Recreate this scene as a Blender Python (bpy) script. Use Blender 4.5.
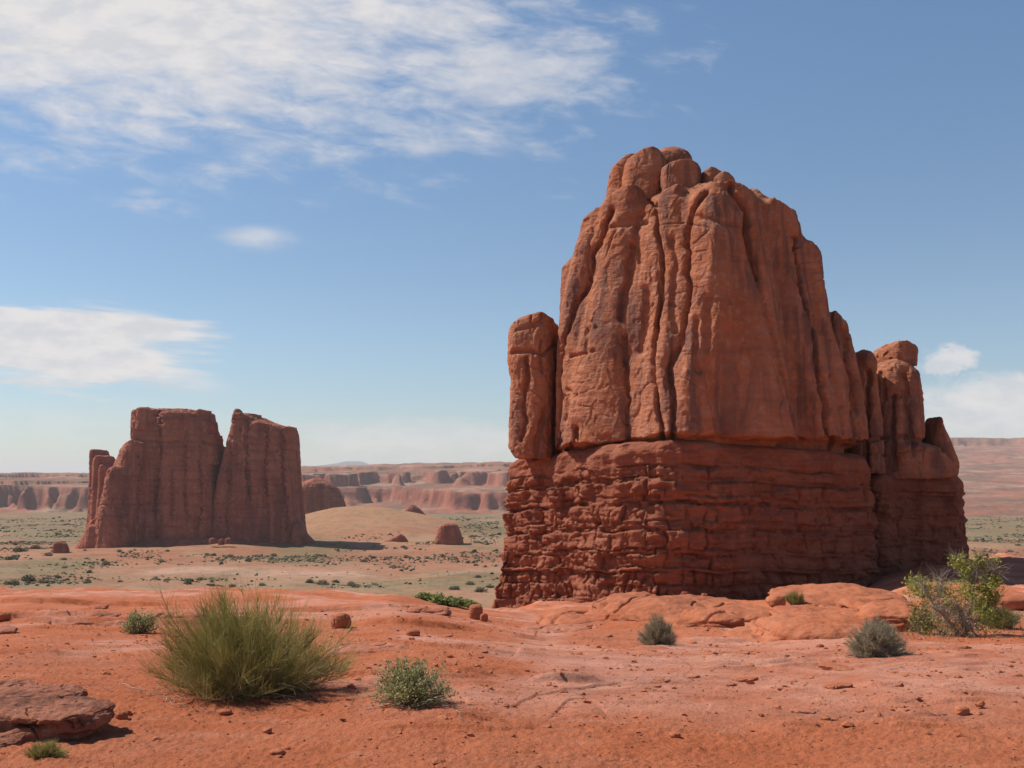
import bpy, math, random
import numpy as np

# ------------------------------------------------------------------ camera, world, sun, exposure
C = bpy.context.scene
for o in list(bpy.data.objects):
    bpy.data.objects.remove(o)
COL = C.collection
F, CX, Y0, EYE = 1050.0, 512.0, 474.0, 1.6          # focal length (px), picture centre, horizon row, eye height
SUN_EL, SUN_AZ = 50.0, 18.0                          # elevation; degrees behind the line "straight left"
SUN_DIR = (-math.cos(math.radians(SUN_EL)) * math.cos(math.radians(SUN_AZ)),
           math.cos(math.radians(SUN_EL)) * math.sin(math.radians(SUN_AZ)), math.sin(math.radians(SUN_EL)))

cam = bpy.data.objects.new('camera', bpy.data.cameras.new('camera'))
COL.objects.link(cam)
cam.data.sensor_width = 36.0
cam.data.lens = F * 36.0 / 1024.0
cam.data.shift_y = (Y0 - 384.0) / 1024.0
cam.data.clip_start, cam.data.clip_end = 0.1, 200000.0
cam.location = (0, 0, EYE)
cam.rotation_euler = (math.radians(90), 0, 0)
C.camera = cam

sun = bpy.data.objects.new('sun', bpy.data.lights.new('sun', 'SUN'))
COL.objects.link(sun)
sun.data.energy = 5.0
sun.data.angle = math.radians(0.53)
sun.data.color = (1.0, 0.95, 0.88)
from mathutils import Vector
sun.rotation_euler = Vector(SUN_DIR).to_track_quat('Z', 'Y').to_euler()

C.view_settings.view_transform = 'Standard'
C.view_settings.look = 'None'
C.view_settings.exposure = 0.14
C.view_settings.gamma = 1.0
C.view_settings.use_curve_mapping = False
C.render.engine = 'CYCLES'
C.cycles.max_bounces = 5
C.cycles.diffuse_bounces = 2
C.cycles.volume_bounces = 2
C.cycles.transparent_max_bounces = 8
C.cycles.use_denoising = True
C.cycles.sample_clamp_indirect = 6.0


class Tree:
    """tiny node builder"""
    def __init__(s, nt):
        s.nt = nt
        nt.nodes.clear()

    def n(s, typ, **kw):
        nd = s.nt.nodes.new(typ)
        for k, v in kw.items():
            setattr(nd, k, v)
        return nd

    def put(s, sock, v):
        if hasattr(v, 'links') or hasattr(v, 'is_linked'):
            s.nt.links.new(v, sock)
        elif v is not None:
            if sock.type == 'RGBA' and len(v) == 3:
                v = (*v, 1.0)
            sock.default_value = v

    def math(s, op, a, b=None, c=None, clamp=False):
        nd = s.n('ShaderNodeMath', operation=op, use_clamp=clamp)
        for i, v in enumerate((a, b, c)):
            if v is not None:
                s.put(nd.inputs[i], v)
        return nd.outputs[0]

    def vmul(s, a, v):
        nd = s.n('ShaderNodeVectorMath', operation='MULTIPLY')
        s.put(nd.inputs[0], a)
        s.put(nd.inputs[1], v)
        return nd.outputs[0]

    def vadd(s, a, v):
        nd = s.n('ShaderNodeVectorMath', operation='ADD')
        s.put(nd.inputs[0], a)
        s.put(nd.inputs[1], v)
        return nd.outputs[0]

    def noise(s, vec, scale=1.0, detail=4.0, rough=0.55, dist=0.0, color=False):
        nd = s.n('ShaderNodeTexNoise')
        s.put(nd.inputs['Vector'], vec)
        nd.inputs['Scale'].default_value = scale
        nd.inputs['Detail'].default_value = detail
        nd.inputs['Roughness'].default_value = rough
        nd.inputs['Distortion'].default_value = dist
        return nd.outputs[1 if color else 0]

    def step(s, v, a, b, lo=0.0, hi=1.0):
        nd = s.n('ShaderNodeMapRange', interpolation_type='SMOOTHSTEP')
        s.put(nd.inputs[0], v)
        for i, x in enumerate((a, b, lo, hi)):
            s.put(nd.inputs[i + 1], x)
        return nd.outputs[0]

    def mix(s, f, a, b, mode='MIX'):
        nd = s.n('ShaderNodeMix', data_type='RGBA', blend_type=mode)
        s.put(nd.inputs[0], f)
        s.put(nd.inputs[6], a)
        s.put(nd.inputs[7], b)
        return nd.outputs[2]

    def attr(s, name):
        nd = s.n('ShaderNodeAttribute', attribute_name=name)
        return nd.outputs['Fac']

    def pos(s):
        return s.n('ShaderNodeNewGeometry').outputs['Position']

    def sep(s, v):
        nd = s.n('ShaderNodeSeparateXYZ')
        s.put(nd.inputs[0], v)
        return nd.outputs

    def comb(s, x, y, z):
        nd = s.n('ShaderNodeCombineXYZ')
        for i, v in enumerate((x, y, z)):
            s.put(nd.inputs[i], v)
        return nd.outputs[0]


# ---- sky: Nishita plus procedural clouds laid out over world directions
world = bpy.data.worlds.new('World')
C.world = world
world.use_nodes = True
T = Tree(world.node_tree)
sky = T.n('ShaderNodeTexSky', sky_type='NISHITA', sun_disc=False)
sky.sun_elevation = math.radians(SUN_EL)
sky.sun_rotation = math.radians(-(90.0 - SUN_AZ))
sky.altitude = 1400.0
sky.air_density = 1.0
sky.dust_density = 0.6
sky.ozone_density = 1.0
SKY_STRENGTH = 0.094
CLOUD = 7.6
gen = T.n('ShaderNodeTexCoord').outputs['Generated']
gx, gy, gz_ = T.sep(gen)
gy = T.math('MAXIMUM', gy, 0.05)
su = T.math('DIVIDE', gx, gy)
sv = T.math('DIVIDE', gz_, gy)


def cloud(px, py, rx, ry, rot=0.0, sx=8.0, sy=20.0, seed=0.0, warp=0.9, lo=0.15, hi=0.9, detail=6.0, shear=0.0):
    u0, v0 = (px - CX) / F, (Y0 - py) / F
    du, dv = T.math('SUBTRACT', su, u0), T.math('SUBTRACT', sv, v0)
    c, n = math.cos(rot), math.sin(rot)
    a = T.math('ADD', T.math('MULTIPLY', du, c), T.math('MULTIPLY', dv, n))
    b = T.math('SUBTRACT', T.math('MULTIPLY', dv, c), T.math('MULTIPLY', du, n))
    ea, eb = T.math('MULTIPLY', a, F / rx), T.math('MULTIPLY', b, F / ry)
    e = T.math('SUBTRACT', 1.0, T.math('SQRT', T.math('ADD', T.math('MULTIPLY', ea, ea), T.math('MULTIPLY', eb, eb))))
    vec = T.comb(T.math('MULTIPLY', T.math('ADD', a, T.math('MULTIPLY', b, shear)), sx), T.math('MULTIPLY', b, sy), seed)
    nz = T.noise(vec, 1.0, detail, 0.6, 0.3)
    m = T.math('ADD', e, T.math('MULTIPLY', T.math('SUBTRACT', nz, 0.5), warp * 2))
    return T.step(m, lo, hi)


cl = [
    T.math('MULTIPLY', cloud(150, 5, 420, 150, -0.08, 16, 44, 1.3, 0.95, -0.30, 0.85, 7, 0.6), 0.92),
    T.math('MULTIPLY', cloud(40, 30, 330, 85, 0.05, 6, 16, 21.3, 0.7, -0.1, 1.0, 6), 0.55),
    T.math('MULTIPLY', cloud(520, 72, 130, 50, 0.10, 20, 50, 31.3, 0.8, 0.0, 0.9, 7), 0.55),
    T.math('MULTIPLY', cloud(55, 343, 190, 52, -0.05, 7, 60, 4.7, 0.75, 0.05, 0.42, 9, 1.5), 0.93),
    T.math('MULTIPLY', cloud(165, 378, 75, 14, -0.16, 9, 30, 5.7, 0.35, -0.1, 0.7, 5), 0.45),
    T.math('MULTIPLY', cloud(258, 238, 60, 20, -0.05, 14, 40, 7.1, 0.6, 0.1, 1.1), 0.62),
    T.math('MULTIPLY', cloud(425, 146, 60, 18, 0.06, 14, 40, 9.4, 0.55, 0.1, 1.1), 0.55),
    T.math('MULTIPLY', cloud(145, 192, 30, 8, 0.0, 14, 40, 11.4, 0.5, 0.1, 1.2), 0.35),
    T.math('MULTIPLY', cloud(415, 440, 200, 30, 0.0, 16, 60, 13.0, 0.8, 0.0, 0.8, 7), 0.55),
    T.math('MULTIPLY', cloud(950, 360, 40, 19, 0.15, 55, 80, 15.5, 0.8, 0.10, 0.6, 8), 0.78),
    T.math('MULTIPLY', cloud(1000, 392, 100, 26, 0.10, 40, 70, 17.5, 0.85, 0.05, 0.65, 8), 0.66),
    T.math('MULTIPLY', cloud(1000, 416, 190, 44, 0.0, 14, 50, 27.5, 0.7, -0.05, 0.8, 7), 0.68),
    T.math('MULTIPLY', cloud(60, 425, 260, 34, 0.0, 8, 26, 19.5, 0.6, 0.0, 1.2), 0.30),
]
m = cl[0]
for x in cl[1:]:
    m = T.math('SUBTRACT', 1.0, T.math('MULTIPLY', T.math('SUBTRACT', 1.0, m), T.math('SUBTRACT', 1.0, x)))
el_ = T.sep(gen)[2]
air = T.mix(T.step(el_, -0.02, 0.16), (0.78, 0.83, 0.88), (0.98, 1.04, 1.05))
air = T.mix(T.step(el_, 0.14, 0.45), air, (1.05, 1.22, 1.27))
air = T.mix(T.step(el_, 0.48, 0.75), air, (0.60, 0.66, 0.70))  # added: sky above the view darkened to lessen fill light on shaded rock
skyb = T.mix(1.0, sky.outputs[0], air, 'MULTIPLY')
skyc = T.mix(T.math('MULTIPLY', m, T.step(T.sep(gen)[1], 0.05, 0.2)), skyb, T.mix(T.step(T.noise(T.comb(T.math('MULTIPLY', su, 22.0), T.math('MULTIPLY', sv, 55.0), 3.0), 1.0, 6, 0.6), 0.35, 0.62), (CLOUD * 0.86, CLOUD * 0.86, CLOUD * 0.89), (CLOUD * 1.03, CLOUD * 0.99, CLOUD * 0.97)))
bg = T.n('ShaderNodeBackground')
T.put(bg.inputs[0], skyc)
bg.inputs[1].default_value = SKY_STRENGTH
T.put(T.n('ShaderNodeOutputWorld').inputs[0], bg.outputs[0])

# ------------------------------------------------------------------ helpers: noise, meshes, things
f32 = np.float32
_g = np.random.RandomState(7).normal(size=(64, 3))
GRAD = (_g / np.linalg.norm(_g, axis=1, keepdims=True)).astype(f32)


def perlin(x, y, z=0.0, seed=0):
    x, y, z = np.broadcast_arrays(np.asarray(x, f32), np.asarray(y, f32), np.asarray(z, f32))
    fx, fy, fz = np.floor(x), np.floor(y), np.floor(z)
    ix, iy, iz = (a.astype(np.int64) for a in (fx, fy, fz))
    x, y, z = x - fx, y - fy, z - fz
    u, v, w = (t * t * t * (t * (t * 6 - 15) + 10) for t in (x, y, z))
    out = 0
    for dx in (0, 1):
        for dy in (0, 1):
            for dz in (0, 1):
                h = ((ix + dx) * 374761393 + (iy + dy) * 668265263 + (iz + dz) * 1442695041 + seed * 974634777) & 0xFFFFFFFF
                h = ((h ^ (h >> 13)) * 1274126177) & 0xFFFFFFFF
                g = GRAD[(h ^ (h >> 16)) & 63]
                d = g[..., 0] * (x - dx) + g[..., 1] * (y - dy) + g[..., 2] * (z - dz)
                out = out + d * (u if dx else 1 - u) * (v if dy else 1 - v) * (w if dz else 1 - w)
    return out * f32(1.5)


def fbm(x, y, z=0.0, octv=4, seed=0, gain=0.5):
    s, a, k = 0, 1.0, 1.0
    x, y, z = np.asarray(x, f32), np.asarray(y, f32), np.asarray(z, f32)
    for i in range(octv):
        s = s + a * perlin(x * k, y * k, z * k, seed + i * 17)
        a *= gain
        k *= 2.03
    return s


def ss(x, a, b):
    t = np.clip((x - a) / (b - a), 0, 1)
    return t * t * (3 - 2 * t)


def hash1(*a):
    h = 0
    for i, v in enumerate(a):
        h = (h + np.asarray(v).astype(np.int64) * (374761393, 668265263, 1442695041, 974634777)[i]) & 0xFFFFFFFF
    h = ((h ^ (h >> 13)) * 1274126177) & 0xFFFFFFFF
    h = ((h ^ (h >> 15)) * 2246822519) & 0xFFFFFFFF
    return ((h ^ (h >> 16)) & 0xFFFFF) / float(0xFFFFF)


def mesh_obj(name, V, Fc, mat, parent=None, loc=(0, 0, 0), attrs=None, smooth=True):
    """V (n,3) and faces (m,k) as ONE mesh object"""
    V = np.asarray(V, f32) - np.asarray(loc, f32)
    Fc = np.asarray(Fc, np.int32)
    me = bpy.data.meshes.new(name)
    m, k = Fc.shape
    me.vertices.add(len(V))
    me.vertices.foreach_set('co', V.ravel())
    me.loops.add(m * k)
    me.loops.foreach_set('vertex_index', Fc.ravel())
    me.polygons.add(m)
    me.polygons.foreach_set('loop_start', np.arange(0, m * k, k, dtype=np.int32))
    me.polygons.foreach_set('use_smooth', np.full(m, smooth))
    for an, av in (attrs or {}).items():
        at = me.attributes.new(an, 'FLOAT', 'POINT')
        at.data.foreach_set('value', np.asarray(av, f32).ravel())
    me.update(calc_edges=True)
    me.materials.append(mat)
    o = bpy.data.objects.new(name, me)
    COL.objects.link(o)
    if parent is not None:
        o.parent = parent
        o.location = np.asarray(loc, float) - np.asarray(parent.location, float)
    else:
        o.location = loc
    return o


def tag(o, label, cat, group=None, kind=None):
    o['label'] = label
    if cat:
        o['category'] = cat
    if group:
        o['group'] = group
    if kind:
        o['kind'] = kind
    return o


def thing(name, label, cat, loc, group=None):
    o = bpy.data.objects.new(name, None)
    COL.objects.link(o)
    o.location = loc
    o.empty_display_size = 0.2
    return tag(o, label, cat, group)


def part(name, V, Fc, mat, parent, attrs=None):
    return mesh_obj(name, V, Fc, mat, parent, tuple(parent.location), attrs)


def structure(o, label=None):
    o['kind'] = 'structure'
    if label:
        o['label'] = label
    return o


def copy_thing(src, loc, rz, scale, label):
    r = src.copy()
    COL.objects.link(r)
    r.location, r.rotation_euler, r.scale = loc, (0, 0, rz), scale
    r['label'] = label
    for ch in list(src.children):
        c = ch.copy()
        COL.objects.link(c)
        c.parent = r
    return r


def grid_faces(nu, nv):
    i = np.arange(nu * nv).reshape(nv, nu)
    return np.stack([i[:-1, :-1], i[:-1, 1:], i[1:, 1:], i[1:, :-1]], -1).reshape(-1, 4)


def nets(f, org, h):
    """naive surface nets: zero level of the field f on a regular grid"""
    s = f < 0
    nx, ny, nz = f.shape
    cnt = np.zeros((nx - 1, ny - 1, nz - 1), np.int8)
    cor = [(a, b, c) for a in (0, 1) for b in (0, 1) for c in (0, 1)]
    for a, b, c in cor:
        cnt += s[a:nx - 1 + a, b:ny - 1 + b, c:nz - 1 + c]
    idx = np.argwhere((cnt > 0) & (cnt < 8))
    ids = np.full(cnt.shape, -1, np.int64)
    ids[tuple(idx.T)] = np.arange(len(idx))
    val = {q: f[idx[:, 0] + q[0], idx[:, 1] + q[1], idx[:, 2] + q[2]] for q in cor}
    pos, n = np.zeros((len(idx), 3)), np.zeros(len(idx))
    for p in cor:
        for ax in range(3):
            if p[ax] == 0:
                q = tuple(1 if i == ax else p[i] for i in range(3))
                fa, fb = val[p], val[q]
                x = (fa < 0) != (fb < 0)
                t = np.where(x, fa / np.where(x, fa - fb, 1), 0)
                for i in range(3):
                    pos[:, i] += np.where(x, p[i] + (t if i == ax else 0), 0)
                n += x
    V = (idx + pos / n[:, None]) * h + np.asarray(org)
    faces = []
    for ax in range(3):
        a1, a2 = (ax + 1) % 3, (ax + 2) % 3
        sl0, sl1 = [slice(None)] * 3, [slice(None)] * 3
        sl0[ax], sl1[ax] = slice(0, -1), slice(1, None)
        for k in (a1, a2):
            sl0[k] = sl1[k] = slice(1, -1)
        p0, p1 = s[tuple(sl0)], s[tuple(sl1)]
        for flip, msk in ((False, p0 & ~p1), (True, ~p0 & p1)):
            e = np.argwhere(msk)
            e[:, a1] += 1
            e[:, a2] += 1
            q = []
            for d1, d2 in ((0, 0), (1, 0), (1, 1), (0, 1)):
                c = e.copy()
                c[:, a1] -= d1
                c[:, a2] -= d2
                q.append(ids[tuple(c.T)])
            q = np.stack(q, -1)
            faces.append(q[:, ::-1] if flip else q)
    Fc = np.concatenate(faces)
    return V, Fc[(Fc >= 0).all(1)]


def normals(V, Fc):
    n = np.cross(V[Fc[:, 2]] - V[Fc[:, 0]], V[Fc[:, 3]] - V[Fc[:, 1]])
    out = np.stack([np.bincount(Fc.ravel(), np.repeat(n[:, i], 4), len(V)) for i in range(3)], -1)
    return out / (np.linalg.norm(out, axis=1, keepdims=True) + 1e-12)


def smooth_mesh(V, Fc, it=1, w=0.5):
    e = np.concatenate([Fc[:, [0, 1]], Fc[:, [1, 2]], Fc[:, [2, 3]], Fc[:, [3, 0]]])
    e = np.concatenate([e, e[:, ::-1]])
    d = np.bincount(e[:, 0], minlength=len(V))[:, None]
    for _ in range(it):
        a = np.stack([np.bincount(e[:, 0], V[e[:, 1], i], len(V)) for i in range(3)], -1) / np.maximum(d, 1)
        V = V * (1 - w) + a * w
    return V


def subdiv(V, Fc):
    n = len(V)
    e = np.concatenate([Fc[:, [0, 1]], Fc[:, [1, 2]], Fc[:, [2, 3]], Fc[:, [3, 0]]])
    e.sort(axis=1)
    u, inv = np.unique(e[:, 0] * n + e[:, 1], return_inverse=True)
    mid = (V[u // n] + V[u % n]) / 2
    cen = V[Fc].mean(1)
    k = len(Fc)
    E = (inv.ravel() + n).reshape(4, k)
    c = np.arange(k) + n + len(u)
    V2 = np.concatenate([V, mid, cen])
    F2 = np.concatenate([np.stack(q, -1) for q in (
        (Fc[:, 0], E[0], c, E[3]), (E[0], Fc[:, 1], E[1], c), (c, E[1], Fc[:, 2], E[2]), (E[3], c, E[2], Fc[:, 3]))])
    return V2, F2


def field(bounds, h):
    (x0, x1), (y0, y1), (z0, z1) = bounds
    x, y, z = (np.arange(a, b + h, h, dtype=f32) for a, b in ((x0, x1), (y0, y1), (z0, z1)))
    return x, y, z


def smin(a, b, k):
    t = np.clip(0.5 + 0.5 * (b - a) / k, 0, 1)
    return b + (a - b) * t - k * t * (1 - t)


def at(px, py, d):
    """point at depth d seen in the picture at px, py"""
    return np.array([(px - CX) / F * d, d, EYE - (py - Y0) / F * d])


def column(knots, d_top, d_bot, ry, n=2.6, cap=None, yaw=0.0):
    """rock column from knots (py, left px, right px) top to bottom; depth of its front runs d_top..d_bot; ry half depth in m"""
    k = np.array(knots, float)
    ys = k[:, 0]
    t = (ys - ys[0]) / max(ys[-1] - ys[0], 1e-6)
    d = d_top + (d_bot - d_top) * t
    dc = d + ry * 0.55
    z = EYE - (ys - Y0) / F * dc
    xl, xr = (k[:, 1] - CX) / F * dc, (k[:, 2] - CX) / F * dc
    o = np.argsort(z)
    return dict(z=z[o], cx=((xl + xr) / 2)[o], rx=((xr - xl) / 2)[o], cy=(d + ry)[o], ry=ry, n=n, yaw=yaw,
                cap=cap if cap is not None else 0.45 * float((xr - xl)[0]), zt=z.max(), zb=z.min())


def column_field(c, x, y, z):
    """(slice into the grid, distance values there)"""
    pad = 1.2 * max(1.0, c['ry'] * 0.2) + abs(math.sin(c['yaw'])) * c['ry']
    cx, rx, cy = (np.interp(z, c['z'], c[k]) for k in ('cx', 'rx', 'cy'))
    t = np.clip((z - (c['zt'] - c['cap'])) / c['cap'], 0, 1.0)
    sh = np.maximum(np.sqrt(np.maximum(1 - t ** 2.4, 0.0)), 0.02)
    rx, ry = rx * sh, c['ry'] * (0.55 + 0.45 * sh)
    xs = np.where((x > (cx - rx).min() - pad) & (x < (cx + rx).max() + pad))[0]
    ys = np.where((y > (cy - ry).min() - pad) & (y < (cy + ry).max() + pad))[0]
    zs = np.where((z > c['zb'] - pad) & (z < c['zt'] + pad))[0]
    if not (len(xs) and len(ys) and len(zs)):
        return None
    sl = (slice(xs[0], xs[-1] + 1), slice(ys[0], ys[-1] + 1), slice(zs[0], zs[-1] + 1))
    X, Y, Z = x[sl[0]][:, None, None], y[sl[1]][None, :, None], z[sl[2]][None, None, :]
    n = c['n']
    A, B, Cc, D = cx[sl[2]], rx[sl[2]], cy[sl[2]], ry[sl[2]]
    cw, sw = math.cos(c['yaw']), math.sin(c['yaw'])
    if c['yaw']:
        D = np.minimum(D, 1.5 * B)
        dual = n / (n - 1)
        k = B / (np.abs(B * cw) ** dual + np.abs(D * sw) ** dual) ** (1 / dual)
        B, D = B * k, D * k
        Cc = cy[sl[2]] - c['ry'] + D
    r = (np.abs(((X - A) * cw + (Y - Cc) * sw) / B) ** n + np.abs(((Y - Cc) * cw - (X - A) * sw) / D) ** n) ** (1.0 / n)
    f = ((r - 1) * np.minimum(B, D)).astype(f32)
    f = np.maximum(f, np.maximum(Z - c['zt'], c['zb'] - Z))
    return sl, f


def columns_mesh(cols, h, k=0.25, sm=1, extra=None):
    lo = np.min([[(c['cx'] - c['rx']).min(), (c['cy'] - c['ry']).min(), c['zb']] for c in cols], 0) - 4 * h
    hi = np.max([[(c['cx'] + c['rx']).max(), (c['cy'] + c['ry']).max(), c['zt']] for c in cols], 0) + 4 * h
    x, y, z = field(list(zip(lo, hi)), h)
    f = np.full((len(x), len(y), len(z)), 50.0, f32)
    for c in cols:
        r = column_field(c, x, y, z)
        if r:
            f[r[0]] = smin(f[r[0]], r[1], k)
    if extra is not None:
        f = extra(f, x, y, z)
    V, Fc = nets(f, (x[0], y[0], z[0]), h)
    return smooth_mesh(V, Fc, sm), Fc


# ------------------------------------------------------------------ materials
def material(name):
    m = bpy.data.materials.new(name)
    m.use_nodes = True
    return m, Tree(m.node_tree)


def finish(t, col, rough=0.95, bump=None, bs=0.5, bd=0.1, spec=0.15, transl=0.0):
    b = t.n('ShaderNodeBsdfPrincipled')
    t.put(b.inputs['Base Color'], col)
    b.inputs['Roughness'].default_value = rough
    b.inputs['Specular IOR Level'].default_value = spec
    if bump is not None:
        bn = t.n('ShaderNodeBump')
        bn.inputs['Strength'].default_value = bs
        bn.inputs['Distance'].default_value = bd
        t.put(bn.inputs['Height'], bump)
        t.put(b.inputs['Normal'], bn.outputs[0])
    out = b.outputs[0]
    if transl:
        tr = t.n('ShaderNodeBsdfTranslucent')
        t.put(tr.inputs[0], col)
        mx = t.n('ShaderNodeMixShader')
        mx.inputs[0].default_value = transl
        t.put(mx.inputs[1], out)
        t.put(mx.inputs[2], tr.outputs[0])
        out = mx.outputs[0]
    t.put(t.n('ShaderNodeOutputMaterial').inputs[0], out)


def rock_material(name, a, b, dark, pale, s=1.0, streak=0.5, strata=0.3, bd=0.12, bs=0.6):
    """red sandstone: two body colours, dark desert varnish streaks, pale patches and bedding"""
    m, t = material(name)
    p = t.pos()
    n1 = t.noise(p, 0.22 * s, 5, 0.6)
    col = t.mix(t.step(n1, 0.35, 0.65), a, b)
    n2 = t.noise(p, 1.7 * s, 6, 0.65)
    col = t.mix(t.step(n2, 0.47, 0.70, 0, 0.75), col, pale)
    st = t.noise(t.vmul(p, (0.12 * s, 0.12 * s, 1.5 * s)), 1.0, 5, 0.6, 0.4)
    col = t.mix(t.step(st, 0.45, 0.68, 0, strata), col, dark)
    vs = t.noise(t.vmul(p, (0.8 * s, 0.8 * s, 0.07 * s)), 1.0, 5, 0.6, 0.6)
    big = t.noise(p, 0.12 * s, 3, 0.5)
    fac = t.math('MULTIPLY', t.step(vs, 0.45, 0.60), t.step(big, 0.42, 0.58, 0.2, 1.0))
    col = t.mix(t.math('MULTIPLY', fac, streak), col, dark)
    h = t.math('ADD', t.noise(p, 1.6 * s, 8, 0.62), t.math('MULTIPLY', t.noise(t.vmul(p, (0.7 * s, 0.7 * s, 3.5 * s)), 1.0, 6, 0.6), 0.8))
    h = t.math('ADD', h, t.math('MULTIPLY', t.noise(p, 9.0 * s, 4, 0.6), 0.25))
    finish(t, col, 0.95, h, bs, bd)
    return m


M = {}
M['tower'] = rock_material('red_sandstone', (0.37, 0.125, 0.057), (0.42, 0.162, 0.086), (0.135, 0.070, 0.058), (0.47, 0.225, 0.14), 1.0, 0.72, 0.3, 0.22, 0.95)
M['pedestal'] = rock_material('bedded_sandstone', (0.25, 0.078, 0.040), (0.29, 0.102, 0.055), (0.16, 0.050, 0.034), (0.33, 0.13, 0.08), 1.4, 0.25, 0.5, 0.16, 0.8)
M['far_rock'] = rock_material('far_sandstone', (0.32, 0.092, 0.052), (0.38, 0.125, 0.074), (0.15, 0.050, 0.040), (0.40, 0.19, 0.13), 0.25, 0.65, 0.45, 0.8, 0.7)
M['outcrop'] = rock_material('slickrock', (0.40, 0.122, 0.054), (0.43, 0.145, 0.07), (0.22, 0.072, 0.043), (0.43, 0.18, 0.10), 3.0, 0.15, 0.4, 0.05, 0.8)


def ground_material():
    m, t = material('desert_ground')
    p = t.pos()
    plain = t.attr('plain')
    slick = t.attr('slick')
    green = t.attr('green')
    pale = t.attr('pale')
    # near: red sand and slickrock
    n = t.noise(p, 0.6, 6, 0.6)
    sand = t.mix(t.step(n, 0.3, 0.7), (0.44, 0.122, 0.048), (0.51, 0.165, 0.078))
    rock = t.mix(t.step(t.noise(p, 0.9, 6, 0.65, 0.5), 0.35, 0.65), (0.51, 0.175, 0.095), (0.60, 0.275, 0.185))
    rock = t.mix(t.step(t.noise(t.vmul(p, (0.5, 1.6, 6)), 1.0, 6, 0.65), 0.5, 0.72, 0, 0.6), rock, (0.27, 0.125, 0.085))
    near = t.mix(slick, sand, rock)
    speck = t.noise(p, 26.0, 3, 0.7)
    near = t.mix(t.step(speck, 0.58, 0.70, 0, 0.55), near, (0.19, 0.055, 0.030))
    near = t.mix(t.step(t.noise(p, 45.0, 2, 0.7), 0.62, 0.72, 0, 0.5), near, (0.17, 0.055, 0.032))
    near = t.mix(t.step(t.noise(p, 33.0, 3, 0.7), 0.63, 0.74, 0, 0.5), near, (0.50, 0.25, 0.165))
    stain = t.noise(t.vmul(p, (0.35, 0.8, 1.0)), 1.0, 5, 0.62, 0.4)
    near = t.mix(t.step(stain, 0.52, 0.68, 0, 0.38), near, (0.36, 0.165, 0.115))
    stre = t.noise(t.vmul(p, (0.9, 4.5, 3.0)), 1.0, 6, 0.68, 0.3)
    near = t.mix(t.step(stre, 0.52, 0.68, 0, 0.28), near, (0.25, 0.085, 0.050))
    near = t.mix(t.step(stre, 0.30, 0.46, 0.40, 0), near, (0.52, 0.26, 0.175))
    # far: tan soil, red soil, grey-green brush
    a = t.noise(p, 0.010, 6, 0.62)
    b = t.noise(t.vadd(p, (531, 77, 0)), 0.03, 6, 0.65)
    soil = t.mix(t.step(a, 0.40, 0.60), (0.36, 0.165, 0.095), (0.34, 0.20, 0.118))
    soil = t.mix(t.step(b, 0.5, 0.68, 0, 0.8), soil, (0.32, 0.115, 0.062))
    soil = t.mix(t.math('MULTIPLY', t.attr('red'), 0.75), soil, (0.30, 0.115, 0.065))
    soil = t.mix(t.attr('hill'), soil, (0.37, 0.195, 0.105))
    soil = t.mix(pale, soil, (0.45, 0.265, 0.185))
    soil = t.mix(t.math('MULTIPLY', green, 0.55), soil, (0.145, 0.138, 0.063))
    br = t.math('ADD', t.math('MULTIPLY', t.noise(p, 0.14, 5, 0.7), 0.5), t.math('MULTIPLY', t.noise(p, 0.55, 4, 0.75), 0.5))
    soil = t.mix(t.math('MULTIPLY', t.step(br, 0.46, 0.58), t.math('ADD', 0.42, t.math('MULTIPLY', green, 0.35))), soil, (0.12, 0.098, 0.050))
    col = t.mix(plain, near, soil)
    h = t.math('ADD', t.math('MULTIPLY', t.noise(p, 3.5, 9, 0.7), 1.1), t.math('MULTIPLY', t.noise(p, 48.0, 5, 0.75), 0.5))
    finish(t, col, 0.97, h, 0.9, 0.05)
    return m


M['ground'] = ground_material()
M['sheet'] = rock_material('pale_slickrock', (0.38, 0.125, 0.062), (0.42, 0.165, 0.10), (0.22, 0.085, 0.055), (0.46, 0.21, 0.14), 3.5, 0.15, 0.5, 0.04, 0.8)


def mesa_material():
    m, t = material('mesa_rock')
    p = t.pos()
    nrm = t.sep(t.n('ShaderNodeNewGeometry').outputs['Normal'])[2]
    z = t.sep(p)[2]
    cl_ = t.mix(t.step(t.noise(t.vmul(p, (0.02, 0.02, 0.004)), 1.0, 5, 0.6), 0.4, 0.6), (0.20, 0.062, 0.040), (0.32, 0.115, 0.072))
    fl = t.mix(t.step(t.noise(p, 0.006, 7, 0.65), 0.42, 0.58), (0.31, 0.118, 0.073), (0.19, 0.098, 0.062))
    fl = t.mix(t.step(t.noise(t.vmul(p, (0.004, 0.004, 0.09)), 1.0, 6, 0.7), 0.5, 0.62, 0, 0.85), fl, (0.37, 0.23, 0.16))
    fl = t.mix(t.step(t.noise(t.vmul(p, (0.02, 0.02, 0.12)), 1.0, 6, 0.7), 0.52, 0.64, 0, 0.8), fl, (0.12, 0.105, 0.065))
    col = t.mix(t.step(nrm, 0.55, 0.9), cl_, fl)
    finish(t, col, 0.97, t.noise(p, 0.03, 8, 0.7), 0.6, 9.0)
    return m


M['mesa'] = mesa_material()


def plant_material(name, c1, c2, c3, transl=0.25):
    m, t = material(name)
    r = t.attr('rnd')
    col = t.mix(t.step(r, 0.0, 0.6), c1, c2)
    col = t.mix(t.step(r, 0.7, 1.0), col, c3)
    finish(t, col, 0.75, None, spec=0.25, transl=transl)
    return m


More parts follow.
